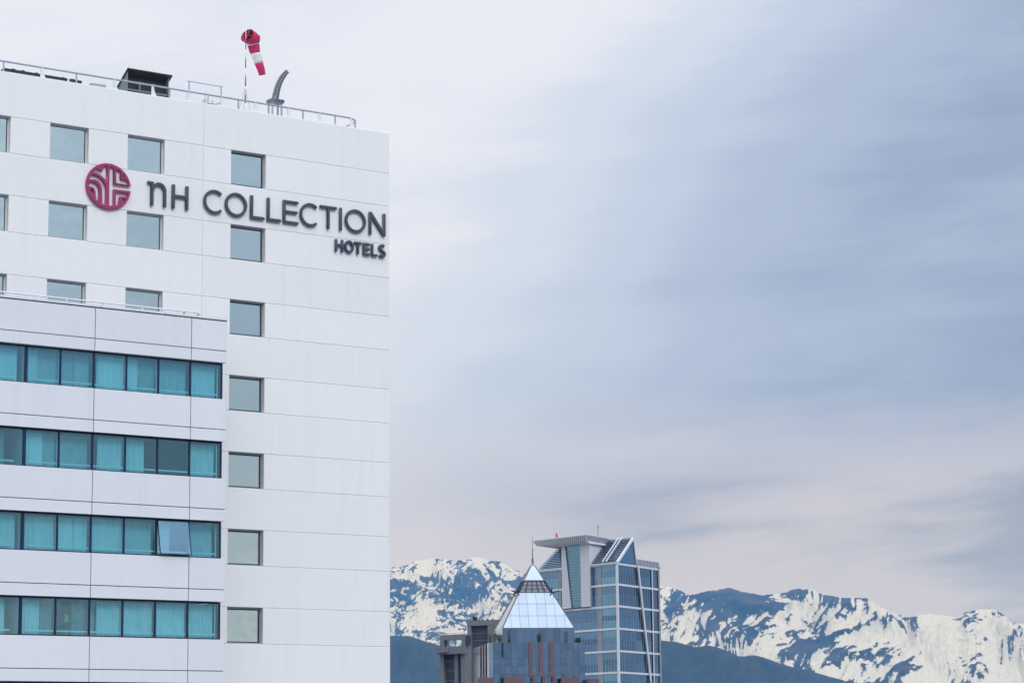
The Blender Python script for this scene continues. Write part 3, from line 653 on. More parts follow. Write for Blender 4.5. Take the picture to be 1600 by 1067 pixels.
# windsock
wy = D+2.5
xw, zw = wall_at(384.3, 42.5, wy); zbot = RF
ws = thing('windsock', 'red and white windsock drooping from a striped mast on the roof', 'windsock', (xw, wy, RF))
zs = lambda p: wall_at(384, p, wy)[1]
bands = [(42, 62, 'w'), (62, 78, 'r'), (78, 93, 'w'), (93, 107, 'r'), (107, 121.5, 'w'), (121.5, 135.5, 'r'), (135.5, 149, 'w'), (149, 162, 'r'), (162, 176, 'w')]
for a_, b_, c_ in bands:
    finish(MB().tube([(xw, wy, max(zs(b_), RF)), (xw, wy, zs(a_))], .017+(b_-42)*.00010, 8).build('mast_section', M['white_paint' if c_ == 'w' else 'red_paint'], smooth=True), ws)
zc_ = zs(136)
for dx, dy in ((-.62, .3), (.28, .5), (-.45, -.45), (.42, -.3)):
    finish(MB().tube([(xw, wy, zc_), (xw+dx, wy+dy, RF)], .006, 4).build('guy_wire', M['steel_grey']), ws)
# sock: elliptical rings, defined by image centres
def sock_pt(px, py, dy=0): x, z = wall_at(px, py, wy+dy); return Vector((x, wy+dy, z))
sec = [  # centre px, half width along section, tangent follows
    (384.0, 56.3, .255, 0.0), (391.0, 58.4, .272, .06), (396.0, 61.0, .262, .10)]
hoop_c = sock_pt(386.5, 56.0, 0)
axis0 = (Vector((.80, .35, -.34))).normalized()
axis1 = (sock_pt(411, 118) - sock_pt(397, 70)).normalized(); axis1 = (axis1+Vector((0, .15, 0))).normalized()
def ring(c, ax, r, n=24, sq=1.0, ph=0):
    u = ax.cross(Vector((0, 1, 0))).normalized(); w_ = ax.cross(u).normalized()
    return [c + u*r*math.cos(2*math.pi*i/n)*(1+.05*math.sin(5*2*math.pi*i/n+ph)*(1 if sq < 1 else 0)) + w_*r*sq*math.sin(2*math.pi*i/n) for i in range(n)]
def skin(rings):
    mb = MB(); n = len(rings[0]); vs = [p for r_ in rings for p in r_]
    return mb.add(vs, [(k*n+i, k*n+(i+1) % n, (k+1)*n+(i+1) % n, (k+1)*n+i) for k in range(len(rings)-1) for i in range(n)])
c0 = hoop_c; c1 = sock_pt(397, 62.5, .12)
axm = (c1-c0).normalized()
r_h = .315
rg = [ring(c0, axis0, r_h), ring(c0.lerp(c1, .5), axis0, r_h*1.0), ring(c1, (axis0*1.2+axis1).normalized(), r_h*.93, sq=.98), ring(sock_pt(395.5, 68.5, .14), axis1, .29, sq=.9)]
def sol(o, t=.006):
    md = o.modifiers.new('thickness', 'SOLIDIFY'); md.thickness = t; md.offset = 0; return o
sol(finish(skin(rg).build('sock_section', M['sock_red'], smooth=True, fix=False), ws))
def axpt(t): return sock_pt(394.6+(410.3-394.6)*t, 68+(117.8-68)*t, .15+.1*t)
def rad(t): return .275+(.15-.275)*t
for a_, b_, mt_ in ((0.0, .05, 'sock_white'), (.05, .30, 'sock_red'), (.30, .62, 'sock_white'), (.62, 1.0, 'sock_red')):
    rs = []
    for k in range(5):
        t = a_+(b_-a_)*k/4; rs.append(ring(axpt(t)+Vector((.01*math.sin(t*17), 0, 0)), axis1, rad(t), sq=.72, ph=t*9))
    sol(finish(skin(rs).build('sock_section', M[mt_], smooth=True, fix=False), ws))
rp = ring(c0, axis0, r_h+.003, 28)
finish(MB().tube(rp+[rp[0]], .012, 6, cap=False).build('hoop', M['red_paint'], smooth=True), ws)
finish(MB().tube([rp[0], rp[14]], .006, 5).tube([rp[7], rp[21]], .004, 5).build('hoop_spokes', M['rail']), ws)

# davit (curved facade-cradle arm)
dy_ = D+.9
dp_ = lambda px, py, d=0: Vector((wall_at(px, py, dy_+d)[0], dy_+d, wall_at(px, py, dy_+d)[1]))
xd = dp_(429, 160).x
dv = thing('davit_arm', 'dark curved davit arm rising from a small steel stand at the roof edge', 'davit', (xd, dy_, RF))
cen = [(429.5, 157), (431, 149), (433, 140), (436, 131), (440, 123), (444.5, 116.5), (449, 111.8)]
P_ = [dp_(*p) for p in cen]
wd_ = [.125, .12, .112, .105, .10, .09, .08]
def arm(off0, off1, dpt, thick):
    mb = MB(); vs = []
    for i, p in enumerate(P_):
        t = (P_[min(i+1, 6)]-P_[max(i-1, 0)]).normalized(); n_ = Vector((t.z, 0, -t.x)); w_ = wd_[i]
        for o_, yy in ((off0, -thick/2), (off1, -thick/2), (off1, thick/2), (off0, thick/2)): vs.append(p+n_*w_*o_+Vector((0, yy+dpt, 0)))
    fs = [(k*4+j, k*4+(j+1) % 4, (k+1)*4+(j+1) % 4, (k+1)*4+j) for k in range(6) for j in range(4)]+[(3, 2, 1, 0), (24, 25, 26, 27)]
    return mb.add(vs, fs)
for a_, b_, nm in ((-1, -.72, 'flange'), (.72, 1, 'flange')): finish(arm(a_, b_, 0, .16).build(nm, M['steel_grey']), dv)
finish(arm(-.72, .72, 0, .04).build('web', M['steel_grey']), dv)
finish(arm(-.15, .15, -.035, .03).build('stiffener', M['rail']), dv)
zt_ = dp_(430, 161.5).z; zh = dp_(430, 156.5).z
for sx in (-.17, .27):
    for sy in (-.12, .2): finish(MB().box(xd+sx-.03, xd+sx+.03, dy_+sy-.03, dy_+sy+.03, RF, zt_).build('leg', M['rail']), dv)
finish(MB().box(xd-.25, xd+.36, dy_-.2, dy_+.26, zt_, zh).build('stand_top', M['steel_grey']), dv)
finish(MB().box(xd-.14, xd+.24, dy_-.14, dy_-.10, RF+.62, RF+.69).build('stand_brace', M['rail']), dv)
for k in range(3): finish(MB().tube([(xd-.05+.15*k, dy_-.2, (zt_+zh)/2), (xd-.05+.15*k, dy_-.23, (zt_+zh)/2)], .035, 8).build('bolt', M['gasket']), dv)
finish(MB().tube([(xd-.02, dy_-.03, zh), (xd-.02, dy_-.03, zh+.16)], .05, 8).build('pivot', M['rail']), dv)

# ------------------------------------------------------------------ far buildings
def ddir(deg):   # horizontal direction, degrees to the right of the view axis
    a = math.radians(deg); return FH*math.cos(a)+RT*math.sin(a)
def at_dist(px, py, L):
    r = ray(px, py); return CAM + r*(L/math.hypot(r.x, r.y))
class Site:
    """a building's own frame: u along d1, v along d2, z up; parts are hung under one Empty"""
    def __init__(s, name, label, cat, O, d1, d2):
        s.O = Vector((O.x, O.y, 0)); s.d1, s.d2 = d1, d2; s.root = thing(name, label, cat, s.O)
    def xf(s, p): return s.O + s.d1*p.x + s.d2*p.y + UPZ*p.z
    def mb(s): return MB(s.xf)
    def put(s, name, mb, mt, par=None, kind=None, **k):
        o = finish(mb.build(name, mt, None, **k), par or s.root)
        if kind: o['kind'] = kind
        return o
    def u(s, px, py=950, v=0): return face_at(px, py, s.O+s.d2*v, s.d1)[0]
    def zu(s, px, py, v=0): return face_at(px, py, s.O+s.d2*v, s.d1)[1]
    def v(s, px, py=950, u=0): return face_at(px, py, s.O+s.d1*u, s.d2)[0]
    def zv(s, px, py, u=0): return face_at(px, py, s.O+s.d1*u, s.d2)[1]

# --- glass tower with winged canopy
T = Site('glass_tower', 'far blue glass office tower with white bands, sloped louvred roof and winged canopy', 'building', at_dist(964.6, 911, 860), ddir(-38), ddir(28.8))
U, V = T.u(837.5, 900), T.v(1030.5, 950)
ys = [878.7, 911, 945, 980, 1015, 1048.5]
zb = [T.zu(964.6, y) for y in ys]; st = zb[4]-zb[5]
while zb[-1] > st: zb.append(zb[-1]-st)
ze = zb[0]
T.put('building_core', T.mb().box(.25, U-.1, .25, V-.2, 0, ze-.4), M['roof_dark'])
for z in zb: 
    T.put('white_band', T.mb().box(-.12, U+.05, -.3, -.05, z-.7, z).box(-.3, -.12, -.3, V, z-.7, z), M['tower_white'])
T.put('corner_column', T.mb().box(-.40, .52, -.42, -.301, 0, ze+.1).box(-.40, -.301, -.301, .45, 0, ze+.1), M['tower_white'])
uA0, uA1 = .55, T.u(940.8); uG1 = T.u(933.2); uS1 = T.u(922); uS0 = T.u(877.6); uG2 = T.u(873.2)
T.put('grey_strip', T.mb().box(uA1, uG1, -.12, .2, 0, ze-.8), M['tower_grey'])
T.put('grey_strip', T.mb().box(uS0+.05, uG2, -.12, .2, 0, ze-.8), M['tower_grey'])
rt = random.Random(5)
for k in range(len(zb)-1):
    za, zc = zb[k]-.8, zb[k+1]; hh = za-zc
    if k > 6: break
    bays = [(uA0, uA1), (uG1, uS1 if k < 2 else U-.1)] + ([(uG2, U-.1)] if k < 2 else [])
    for a_, b_ in bays:
        for f0, f1, mt_ in ((.62, 1, 'teal_glass'), (.40, .62, 'dark_glass' if k > 2 else 'blue_glass'), (0, .40, 'teal_glass' if k < 3 else 'blue_glass')):
            if a_ == uG1: mt_ = 'blue_glass' if k < 3 else 'dark_glass'
            T.put('glass_pane', T.mb().box(a_, b_, -.03, .2, zc+hh*f0+.03, zc+hh*f1-.03), M[mt_])
    for a_, b_ in ((.45, T.v(992)), (T.v(992), T.v(1018.2)), (T.v(1019.8), T.v(1028.3))):
        for f0, f1 in ((.55, 1), (0, .55)):
            T.put('glass_pane', T.mb().box(-.05, .2, a_, b_, zc+hh*f0+.03, zc+hh*f1-.03), M[rt.choice(['dark_glass', 'dark_glass', 'blue_glass'])])
    for f in (.28, .5, .74):   # things behind the glass: blinds, ceilings
        if rt.random() < .5: T.put('ceiling_line', T.mb().box(-.07, -.051, .5, T.v(1028), zc+hh*f, zc+hh*f+.25), M['blue_glass'])
mu = T.mb(); x = uA0
while x < U-.3:
    if not (uA1 < x < uG1): 
        if not (uS1-.2 < x < uG2): mu.box(x, x+.07, -.1, -.031, 0, ze-.8)
        elif x < uS0+.1: mu.box(x, x+.07, -.1, -.031, 0, zb[2]-.8)
    x += 1.6
T.put('mullions', mu, M['tower_white'], kind='stuff')
mu = T.mb(); x = .5
while x < V-.4: mu.box(-.12, -.071, x, x+.06, 0, ze-.8); x += 1.9
T.put('mullions', mu, M['tower_white'], kind='stuff')
T.put('thin_column', T.mb().box(-.42, -.31, T.v(1018.2), T.v(1019.6), 0, zb[0]), M['tower_white'])
T.put('edge_column', T.mb().box(-.42, .2, T.v(1028.3), V, 0, zb[0]+.8), M['tower_grey'])
T.put('back_wall', T.mb().box(0, U-.1, V-.19, V-.05, 0, ze-.4).box(U-.09, U, .25, V-.2, 0, ze-.4), M['tower_grey'])
p1 = (T.v(994.5, 883), T.zv(994.5, 883)); p2 = (T.v(1015.5, 1070), T.zv(1015.5, 1070))
p3 = (p1[0]+(p2[0]-p1[0])*2.2, p1[1]+(p2[1]-p1[1])*2.2)
T.put('slanted_beam', T.mb().bar((-.62, p1[0], p1[1]), (-.62, p3[0], p3[1]), 1.0, .75, (1, 0, 0)), M['tower_white'])
# crown
v1, z1 = T.v(988.7, 841), T.zv(988.7, 841); v2, z2_ = T.v(993.6, 880), T.zv(993.6, 880)
zpar = T.zv(1029, 878.5)
T.put('parapet', T.mb().box(-.3, -.05, v2, V, zb[0]+.02, zpar), M['tower_grey'])
for k in range(14):
    vv = v2+.4+(V-v2-.8)*k/13; T.put('parapet_post', T.mb().box(-.34, -.301, vv, vv+.12, zb[0], zpar+.05), M['tower_white']) if k % 2 else None
UL = U*.985
T.put('roof_slope', T.mb().add([(0, 0, ze+.1), (UL, 0, ze+.1), (UL*.93, v1, z1), (0, v1, z1), (0, v2, ze-.2), (UL, v2, ze-.2)], [(0,1,2,3), (3,2,5,4), (0,3,4), (1,5,2), (0,4,5,1)]), M['dark_glass'])
ns_ = Vector((0, -(z1-ze), v1)).normalized()
NL = 13
for k in range(NL):
    t = (k+.5)/NL; vv, zz = v1*t, ze+.1+(z1-ze)*t
    T.put('roof_louvre', T.mb().box(.9, UL*(1-.07*t)-.4, vv-.45, vv+.02, zz+.28, zz+.42), M['louvre'])
T.put('gable_pane', T.mb().prism([(-.10, 1.2, ze+.5), (-.10, v1-.1, z1-1.3), (-.10, v2-.5, ze+.3)], (.08, 0, 0)), M['blue_glass'])
T.put('gable_frame', T.mb().bar((-.2, -.1, ze+.1), (-.2, v1, z1+.1), .8, 1.0, (1, 0, 0)).bar((-.15, v1, z1+.2), (-.15, v2, z2_), .4, .5, (1, 0, 0)), M['tower_white'])
for px_ in (941.5, 947): 
    ub = T.u(px_, 878); T.put('roof_rail', T.mb().bar((ub, .0, ze+.8), (ub, v1, z1+.7), .5, .5, (1, 0, 0)), M['tower_white'])
T.put('ridge_beam', T.mb().box(-.25, UL*.9, v1-.3, v1+1.2, z1-1.1, z1+.35), M['tower_white'])
T.put('eave', T.mb().box(-.3, UL+.2, -.75, -.31, ze-.25, ze+.25), M['tower_white'])
# shaft
vs_ = -1.3
sa, sb = T.u(921.4, 900, vs_), T.u(877.6, 900, vs_); zs0 = T.zu(900, 948.8, vs_); zs1 = T.zu(900, 851, vs_)
tp = [(T.u(x, y, vs_), T.zu(x, y, vs_)) for x, y in ((906.3, 851.5), (882.6, 851), (892.3, 948), (908.2, 947.3))]
T.put('shaft_wall', T.mb().prism([(sa, vs_, zs0), (tp[3][0], vs_, zs0), (tp[0][0], vs_, zs1), (sa, vs_, zs1)], (0, 12, 0)), M['tower_white'])
T.put('shaft_wall', T.mb().prism([(tp[2][0], vs_, zs0), (sb, vs_, zs0), (sb, vs_, zs1), (tp[1][0], vs_, zs1)], (0, 12, 0)), M['tower_white'])
T.put('shaft_glass', T.mb().prism([(tp[3][0], vs_+.5, zs0), (tp[2][0], vs_+.5, zs0), (tp[1][0], vs_+.5, zs1), (tp[0][0], vs_+.5, zs1)], (0, .1, 0)), M['teal_glass'])
jn = T.mb(); n_ = 30
for k in range(1, n_):
    z = zs0+(zs1-zs0)*k/n_; t = k/n_
    l = tp[3][0]+(tp[0][0]-tp[3][0])*t; r_ = tp[2][0]+(tp[1][0]-tp[2][0])*t
    jn.box(sa+.02, l-.02, vs_-.02, vs_-.003, z, z+.09).box(r_+.02, sb-.02, vs_-.02, vs_-.003, z, z+.09)
T.put('panel_joints', jn, M['tower_grey'], kind='stuff')
n_ = 24
for k in range(1, n_):
    z = zs0+(zs1-zs0)*k/n_; t = k/n_
    l = tp[3][0]+(tp[0][0]-tp[3][0])*t; r_ = tp[2][0]+(tp[1][0]-tp[2][0])*t
    T.put('shaft_louvre', T.mb().box(l+.03, r_-.03, vs_+.25, vs_+.45, z, z+.16), M['louvre'])
# canopy
vc = -5.5; uc, zc = T.u(916, 835.5, vc), T.zu(916, 835.5, vc); u1 = T.u(834, 842.6, vc)
v3 = T.v(962.5, 844, uc)
def rect(i, z): return [(uc+i, vc+i, z), (u1-i*1.6, vc+i, z), (u1-i*1.6, v3-i, z), (uc+i, v3-i, z)]
def loft(a_, b_): return T.mb().add(a_+b_, [(0,1,5,4), (1,2,6,5), (2,3,7,6), (3,0,4,7), (0,3,2,1), (4,5,6,7)])
T.put('canopy_fascia', loft(rect(0, zc), rect(1.1, zc-1.7)), M['tower_grey'])
T.put('canopy_soffit', loft(rect(1.1, zc-1.71), [(sa-1, vs_-1, zs1-.1), (sb+1, vs_-1, zs1-.1), (sb+1, v3-4, zs1-.1), (sa-1, v3-4, zs1-.1)]), M['tower_white'])
nr = 25
for k in range(nr+1):
    uu = uc+(u1-uc)*k/nr; T.put('canopy_rib', T.mb().bar((uu, vc-.12, zc+.1), (uu+(1.1-2.6*k/nr)*1.0, vc+1.0, zc-1.72), .62, .3, (0, 1, .5)), M['tower_white'])
for k in range(1, 20):
    vv = vc+(v3-vc)*k/20; T.put('canopy_rib', T.mb().bar((uc-.12, vv, zc+.1), (uc+1.0, vv, zc-1.72), .62, .3, (1, 0, .5)), M['tower_white'])
T.put('canopy_edge', loft([(p[0], p[1], p[2]+.35) for p in rect(-.15, zc)], rect(-.15, zc-.02)), M['tower_white'])
bc = at_dist(871, 838, 868); bz = T.zu(871, 838, vc+4)
bq = T.xf(Vector((T.u(871, 838, vc+4), vc+4, 0)))
be = thing('aviation_beacon', 'tiny red aviation beacon on top of the far tower canopy', 'beacon', (bq.x, bq.y, zc+.35))
finish(MB().box(bq.x-.5, bq.x+.3, bq.y-.3, bq.y+.3, zc+.35, zc+1.0).build('beacon_base', M['red_paint']), be)
finish(MB().tube([(bq.x-.3, bq.y, zc+1.0), (bq.x-.5, bq.y, zc+2.4)], .3, 8).build('beacon_lamp', M['sock_red']), be)
uq = T.u(934.5, 838, 4); mq = T.xf(Vector((uq, 4, 0))); mz = T.zu(934.5, 819.5, 4)
ma = thing('roof_mast', 'thin grey mast standing behind the far tower canopy', 'mast', (mq.x, mq.y, zc-1))
finish(MB().tube([(mq.x, mq.y, zc-1), (mq.x, mq.y, mz)], .11, 6).build('mast_pole', M['steel_grey']), ma)
finish(MB().tube([(mq.x, mq.y, mz-1.3), (mq.x, mq.y, mz-.6)], .24, 6).build('mast_head', M['steel_grey']), ma)
for nm, px_, py_m in (('rod', 990, 853), ('rod', 1031.5, 887)):
    q = T.xf(Vector((-.4, T.v(px_-1), 0))); z = T.zv(px_, py_m)
    T.put('rod', T.mb().bar((-.5, T.v(px_)-1.2, z), (-.5, T.v(px_)+.6, z), .3, .3, (0, 0, 1)), M['tower_grey'])

# --- pyramid-roofed building
Pm = Site('pyramid_roof_building', 'blue mirror glass building with brown fins under a pale glass pyramid roof', 'building', at_dist(763.7, 1003.7, 500), ddir(82.2), ddir(-7.8))
zt = Pm.zu(763.7, 1003.7); X1 = Pm.u(913.7, 1005); DP = Pm.v(746, 1011); DPW = max(DP, 14)+8
xs = Pm.u(785, 980, 2.0); xr = Pm.u(897.8, 981, 2.0); zs = Pm.zu(785, 980.5, 2.0); xlight = Pm.u(770.6, 1030)
Pm.put('building_core', Pm.mb().box(.08, X1-.02, .08, DPW, 0, zt-.02), M['roof_dark'])
rows = [zt] + [Pm.zu(763.7, y) for y in (1015.3, 1028, 1040, 1051.5, 1065, 1078, 1091)]
Pm.put('lower_facade', Pm.mb().box(0, X1, 0, .07, 0, rows[-1]-.02).box(0, .07, .08, DPW, 0, rows[-1]-.02), M['facade_blue'])
nc_ = 15
for r_ in range(7):
    Pm.put('facade_panel', Pm.mb().box(0, xlight-.02, -.03, .07, rows[r_+1]+.012, rows[r_]-.012), M['facade_light'])
    for c_ in range(nc_):
        a_ = xlight+(X1-xlight)*c_/nc_; b_ = xlight+(X1-xlight)*(c_+1)/nc_
        Pm.put('facade_panel', Pm.mb().box(a_+.016, b_-.016, -.02-rt.random()*.02, .07, rows[r_+1]+.016, rows[r_]-.016), M['facade_blue'])
DV = DPW
for c_ in range(8):
    a_ = .09+(DV-.1)*c_/8; b_ = .09+(DV-.1)*(c_+1)/8
    Pm.put('side_panel', Pm.mb().box(-.02, .07, a_+.02, b_-.02, rows[-1], zt-.02), M['facade_light'])
for f0 in (.22, .45, .68):
    Pm.put('brown_fin', Pm.mb().box(-.16, -.03, f0*DP-.55, f0*DP+.55, 0, zt+.02), M['brown_dark'])
zf = Pm.zu(840, 1056.5); 
for a_, b_ in ((825.2, 830.9), (840.9, 847), (857, 863.4)):
    Pm.put('brown_fin', Pm.mb().box(Pm.u(a_), Pm.u(b_), -.35, -.04, zf, zt+.12), M['brown'])
    Pm.put('brown_fin', Pm.mb().box(Pm.u(a_+3.8), Pm.u(b_+3.6), -.95, -.36, 0, zf-.1), M['brown'])
Pm.put('dark_slot', Pm.mb().box(Pm.u(782.8), Pm.u(786.2), -.10, -.05, Pm.zu(785, 1026.5), zt), M['navy_frame'])
for a_, b_, yt in ((788, 818, 1056.8), (877.5, 905.8, 1058.3), (748.3, 770.6, 1058), (918, 936, 1060)):
    w_ = -3.2; Pm.put('podium_block', Pm.mb().box(Pm.u(a_, 1058, w_), Pm.u(b_, 1058, w_), w_, -1.0, 0, Pm.zu((a_+b_)/2, yt, w_)), M['brown'])
Pm.put('podium', Pm.mb().box(-2.2, X1+.8, -.98, -.36, 0, zf-1.5), M['facade_blue'])
wr = -2.0; zr = Pm.zu(840, 1052, wr)
hr = Pm.mb().tube([(Pm.u(787.5, 1052, wr), wr, zr), (Pm.u(902, 1052, wr), wr, zr-.1)], .05, 5)
Pm.put('terrace_rail', hr, M['steel_grey'])
for k in range(8): 
    p_ = 788+k*16.2; Pm.put('rail_post', Pm.mb().box(Pm.u(p_, 1052, wr)-.04, Pm.u(p_, 1052, wr)+.04, wr-.02, wr+.06, zr-2.4, zr), M['steel_grey'])
# set-back storey and pyramid
SB = 2.0; dep = xr-xs; cx_ = (xs+xr)/2; cyv = SB+dep/2; hw = dep/2
zap = face_at(829.5, 878, Pm.xf(Vector((0, cyv, 0))), Pm.d1)[1]
Pm.put('setback_storey', Pm.mb().box(xs+.1, xr-.1, SB+.1, SB+dep-.1, zt, zs-.05), M['facade_blue'])
for c_ in range(10):
    a_ = xs+dep*c_/10; Pm.put('storey_panel', Pm.mb().box(a_+.03, a_+dep/10-.03, SB, SB+.09, zt, zs-.06), M['facade_blue'])
    b_ = SB+dep*c_/10; Pm.put('storey_panel', Pm.mb().box(xs, xs+.09, b_+(.1 if c_ == 0 else .03), b_+dep/10-.03, zt, zs-.06), M['facade_light'])
Pm.put('roof_terrace', Pm.mb().box(0, X1, 0, DPW, zt-.019, zt-.005), M['concrete'])
def lv(t, f):  # point of the pyramid skin: f in -1..1 along the front at height fraction t
    return hw*(1-t)
def corner(t, sx, sy): return (cx_+sx*hw*(1-t), cyv+sy*hw*(1-t), zs+(zap-zs)*t)
def frustum(t0, t1, ins=0):
    c = [corner(t, sx, sy) for t in (t0, t1) for sx, sy in ((-1,-1),(1,-1),(1,1),(-1,1))]
    c = [(cx_+(x-cx_)*(1-ins), cyv+(y-cyv)*(1-ins), z) for x, y, z in c]
    return Pm.mb().add(c, [(0,3,2,1),(4,5,6,7),(0,1,5,4),(1,2,6,5),(2,3,7,6),(3,0,4,7)])
Pm.put('pyramid_core', frustum(0, .53, .03), M['steel_grey'])
def clip(poly, fn):
    out = []
    for i, p in enumerate(poly):
        q = poly[(i+1) % len(poly)]; a_, b_ = fn(p), fn(q)
        if a_ >= 0: out.append(p)
        if a_*b_ < 0: k = a_/(a_-b_); out.append((p[0]+(q[0]-p[0])*k, p[1]+(q[1]-p[1])*k))
    return out
def skin_panels(t0, t1, rows_, ncol, name, mt_, faces=(0, 1, 2, 3)):
    gp = .007
    for fc in faces:
        for r_ in range(len(rows_)-1):
            for c_ in range(ncol):
                a_, b_ = -1+2*c_/ncol, -1+2*(c_+1)/ncol
                po = [(a_+gp*.5, rows_[r_]+gp*.4), (b_-gp*.5, rows_[r_]+gp*.4), (b_-gp*.5, rows_[r_+1]-gp*.4), (a_+gp*.5, rows_[r_+1]-gp*.4)]
                po = clip(po, lambda p: p[0]+(1-p[1])-.012); 
                if len(po) > 2: po = clip(po, lambda p: (1-p[1])-p[0]-.012)
                if len(po) < 3: continue
                vs = []
                for s_, t in po:
                    q = (s_*hw, -hw*(1-t)); 
                    x, y = [(q[0], q[1]), (q[1], -q[0]), (-q[0], -q[1]), (-q[1], q[0])][fc]
                    vs.append((cx_+x, cyv+y, zs+(zap-zs)*t))
                inn = Vector((cx_, cyv, zs))
                Pm.put(name, Pm.mb().prism(vs, (0, 0, -.12)), M[mt_])
skin_panels(0, .53, [0, .18, .36, .53], 8, 'roof_panel', 'pyramid_glass')
Pm.put('roof_collar', frustum(.535, .715, .12), M['tower_grey'])
for fc in range(4):
    def fp(s_, t):
        q = (s_*hw*(1-t), -hw*(1-t)); x, y = [(q[0], q[1]), (q[1], -q[0]), (-q[0], -q[1]), (-q[1], q[0])][fc]; return (cx_+x, cyv+y, zs+(zap-zs)*t)
    for t in (.54, .60, .655, .712): Pm.put('collar_rail', Pm.mb().bar(fp(-1, t), fp(1, t), .13, .13), M['steel_grey'])
    for k in range(6): Pm.put('collar_strut', Pm.mb().bar(fp(-1+.4*k, .535), fp(-1+.4*k, .715), .16, .16), M['concrete_dark'])
skin_panels(.72, .95, [.722, .95], 1, 'roof_cap', 'pyramid_glass')
Pm.put('roof_finial', frustum(.945, .998), M['tower_grey'])
for sx, sy in ((-1,-1),(1,-1),(1,1),(-1,1)):
    Pm.put('hip_rib', Pm.mb().bar(corner(0, sx, sy), corner(.53, sx, sy), .22, .18).bar(corner(.72, sx, sy), corner(.95, sx, sy), .16, .14), M['steel_grey'])
    c = corner(.535, sx, sy); Pm.put('cradle_arm', Pm.mb().bar(c, (c[0]+sx*1.5, c[1]+sy*.4, c[2]+.3), .22, .22).bar((c[0]+sx*1.4, c[1]+sy*.4, c[2]+.3), (c[0]+sx*1.4, c[1]+sy*.4, c[2]-.5), .15, .15).bar(c, (c[0]-sx*.2, c[1]+sy*1.2, c[2]+.9), .2, .2), M['black_metal'])
zsp = face_at(828.6, 836, Pm.xf(Vector((0, cyv, 0))), Pm.d1)[1]
Pm.put('spire', Pm.mb().tube([(cx_, cyv, zs+(zap-zs)*.99), (cx_, cyv, zap+1.2)], .30, 8, .10).tube([(cx_, cyv, zap+1.0), (cx_, cyv, zsp)], .08, 6, .035), M['steel_grey'])
for dz in (.6, 1.6, 2.4): Pm.put('spire_collar', Pm.mb().tube([(cx_, cyv, zap+dz), (cx_, cyv, zap+dz+.12)], .25, 8), M['steel_grey'])
# planting on the terrace
def shrub(name, label, px_, vv, h, n, spread, leafy, seed):
    r_ = random.Random(seed); p = Pm.xf(Vector((Pm.u(px_, 1000, vv), vv, zt)))
    s = thing(name, label, 'plant', p, 'plants on the pyramid building terrace'); mb = MB()
    for k in range(n):
        a_ = r_.uniform(0, 6.28); b0 = Vector((r_.uniform(-.2, .2)*spread, r_.uniform(-.2, .2)*spread, 0)); hh = h*r_.uniform(.6, 1)
        tip = b0+Vector((math.cos(a_)*spread*r_.uniform(.2, 1), math.sin(a_)*spread*r_.uniform(.2, 1), hh)); md = b0.lerp(tip, .5)+Vector((0, 0, hh*.1))
        mb.tube([p+b0, p+md, p+tip], .04, 4, .012)
        for j in range(3):
            t = r_.uniform(.4, .9); q = b0.lerp(tip, t); e_ = q+Vector((r_.uniform(-1, 1)*spread*.5, r_.uniform(-1, 1)*spread*.5, hh*.25)); mb.tube([p+q, p+e_], .018, 3, .008)
    finish(mb.build('stems', M['twig']), s)
    lf = MB()
    for k in range(leafy):
        a_ = r_.uniform(0, 6.28); rr = spread*r_.random()**.5*.9; q = p+Vector((math.cos(a_)*rr, math.sin(a_)*rr, h*(r_.uniform(.05, .95)))); d = Vector((r_.uniform(-1, 1), r_.uniform(-1, 1), r_.uniform(-1, 1)))*.14; e_ = Vector((r_.uniform(-1, 1), r_.uniform(-1, 1), r_.uniform(-1, 1)))*.14
        lf.add([q-d, q+e_, q+d, q-e_], [(0, 1, 2, 3)])
    if leafy: finish(lf.build('foliage', M['leaf'], fix=False), s)
shrub('bare_shrub', 'sparse bare shrub at the far left corner of the pyramid building terrace', 766, 1.0, 1.9, 14, .7, 50, 1)
shrub('bare_shrub', 'tall thin bare shrub second from the left on the terrace under the glass pyramid', 773, .9, 3.1, 12, .6, 40, 2)
shrub('bare_shrub', 'bushy dark shrub against the left corner of the set-back storey', 781, 1.0, 1.7, 14, .7, 140, 3)
shrub('thin_tree', 'thin leafless tree before the left part of the blue set-back storey', 797.5, .8, 2.8, 5, .22, 14, 4)
shrub('spiky_plant', 'reddish spiky plant behind the middle brown fin on the terrace', 844, .8, 2.1, 20, .42, 14, 5)
shrub('thin_tree', 'thin leafless tree before the right part of the blue set-back storey', 886, .8, 2.7, 5, .2, 12, 6)
shrub('round_bush', 'dark green rounded bush at the right end of the terrace', 903.5, 1.2, 1.0, 12, .6, 500, 7)

# --- grey concrete blocks left of the pyramid building
A = Site('concrete_block', 'grey concrete block topped by an open frame the mountains show through', 'building', at_dist(726, 990, 545), ddir(-52), ddir(38))
ua = A.u(687.3, 995); zA = A.zu(726, 990); zw1 = A.zu(715, 999); zw0 = A.zu(715, 1009.5); vA = A.v(729.3, 1000)
vd = 1.2
uL, uR = A.u(693.5, 1004), A.u(721, 1004)
A.put('frame_top', A.mb().box(0, ua, 0, vd, zw1, zA), M['concrete'])
A.put('frame_side', A.mb().box(0, uR, 0, vd, zw0, zw1-.005).box(uL, ua, 0, vd, zw0, zw1-.005), M['concrete'])
A.put('ledge', A.mb().box(-.2, ua+.5, -.8, vd, zw0-1.6, zw0-.005), M['concrete'])
A.put('corner_box', A.mb().box(A.u(699.5, 1014, -1.2), A.u(684.3, 1014, -1.2), -1.3, vd*.6, A.zu(690, 1019, -1.2), A.zu(690, 1010.3, -1.2)), M['concrete'])
A.put('end_slab', A.mb().box(-.9, -.205, .3, vd-.1, A.zu(726, 1007.5), zA-.3), M['concrete_dark'])
zc2 = zw0-1.61
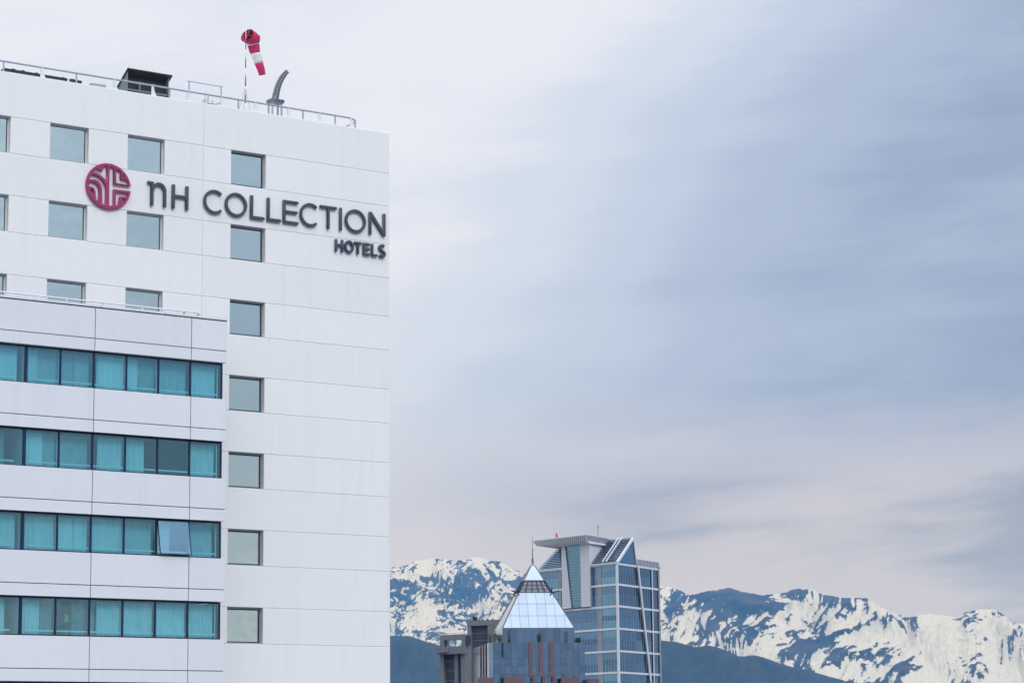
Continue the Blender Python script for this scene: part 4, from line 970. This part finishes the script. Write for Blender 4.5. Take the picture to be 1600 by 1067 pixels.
for a_, b_, mt_, o_ in ((687.3, 693, 'concrete', 0), (693, 708.6, 'concrete_dark', 1.0), (708.6, 714, 'concrete', .3), (714, 720, 'concrete_dark', 1.0), (720, 726.5, 'concrete', 0)):
    A.put('wall_strip', A.mb().box(A.u(b_, 1030, 0), A.u(a_, 1030, 0)-.01, o_, vd, 0, zc2), M[mt_])
for k in range(7): 
    z = zc2-1.5-k*2.1; A.put('wall_joint', A.mb().box(A.u(720, 1030)+.02, A.u(693, 1030)-.02, .95, .995, z, z+.12), M['concrete'])
A.put('railing', A.mb().box(0, ua, .1, .16, zA+.25, zA+.32), M['steel_grey'])
for k in range(9): A.put('railing_post', A.mb().box(ua*k/8-.03, ua*k/8+.03, .1, .16, zA, zA+.25), M['steel_grey'])
A.put('far_pane', A.mb().box(uR, uL, vd-.4, vd-.35, zw0, zw1), M['clear_glass'])
A.put('window_bar', A.mb().box((uR+uL)/2-.08, (uR+uL)/2+.08, vd-.34, vd-.2, zw0, zw1).box(uL-.8, uL-.62, vd-.34, vd-.2, zw0, zw1), M['steel_grey'])
B = Site('concrete_block', 'taller dark grey concrete block directly left of the glass pyramid', 'building', at_dist(730, 969.5, 590), ddir(122), ddir(32))
B.d1 = ddir(118); B.d2 = ddir(28)
wB = B.u(782, 968); zB = B.zu(730, 969.5); zi = B.zu(736, 977.5)
for a_, b_, mt_, o_ in ((0, B.u(735.8, 1000), 'concrete', 0), (B.u(735.8, 1000)+.01, B.u(762, 1000), 'concrete_dark', .7), (B.u(762, 1000)+.01, wB, 'concrete', 0)):
    B.put('wall_strip', B.mb().box(a_, b_, o_, 8, 0, zi), M[mt_])
B.put('top_beam', B.mb().box(-.05, wB+.05, -.05, 8, zi+.01, zB), M['concrete'])
B.put('left_annex', B.mb().box(B.u(722, 1009), -.06, .8, 8, 0, B.zu(728, 1008.5)), M['concrete'])
for k in range(9):
    z = zi-1.8-k*1.7; B.put('wall_joint', B.mb().box(B.u(735.8, 1000)+.03, B.u(762, 1000)-.02, .62, .695, z, z+.12), M['concrete'])
B.put('roof_vent', B.mb().box(B.u(735.5, 967)-.1, B.u(739.5, 967), 1, 2, zB, zB+1.0), M['black_metal'])
for k, p_ in enumerate((749, 757, 765)): B.put('roof_cap', B.mb().box(B.u(p_, 967), B.u(p_+2, 967), 1, 1.4, zB, zB+.35), M['concrete_dark'])
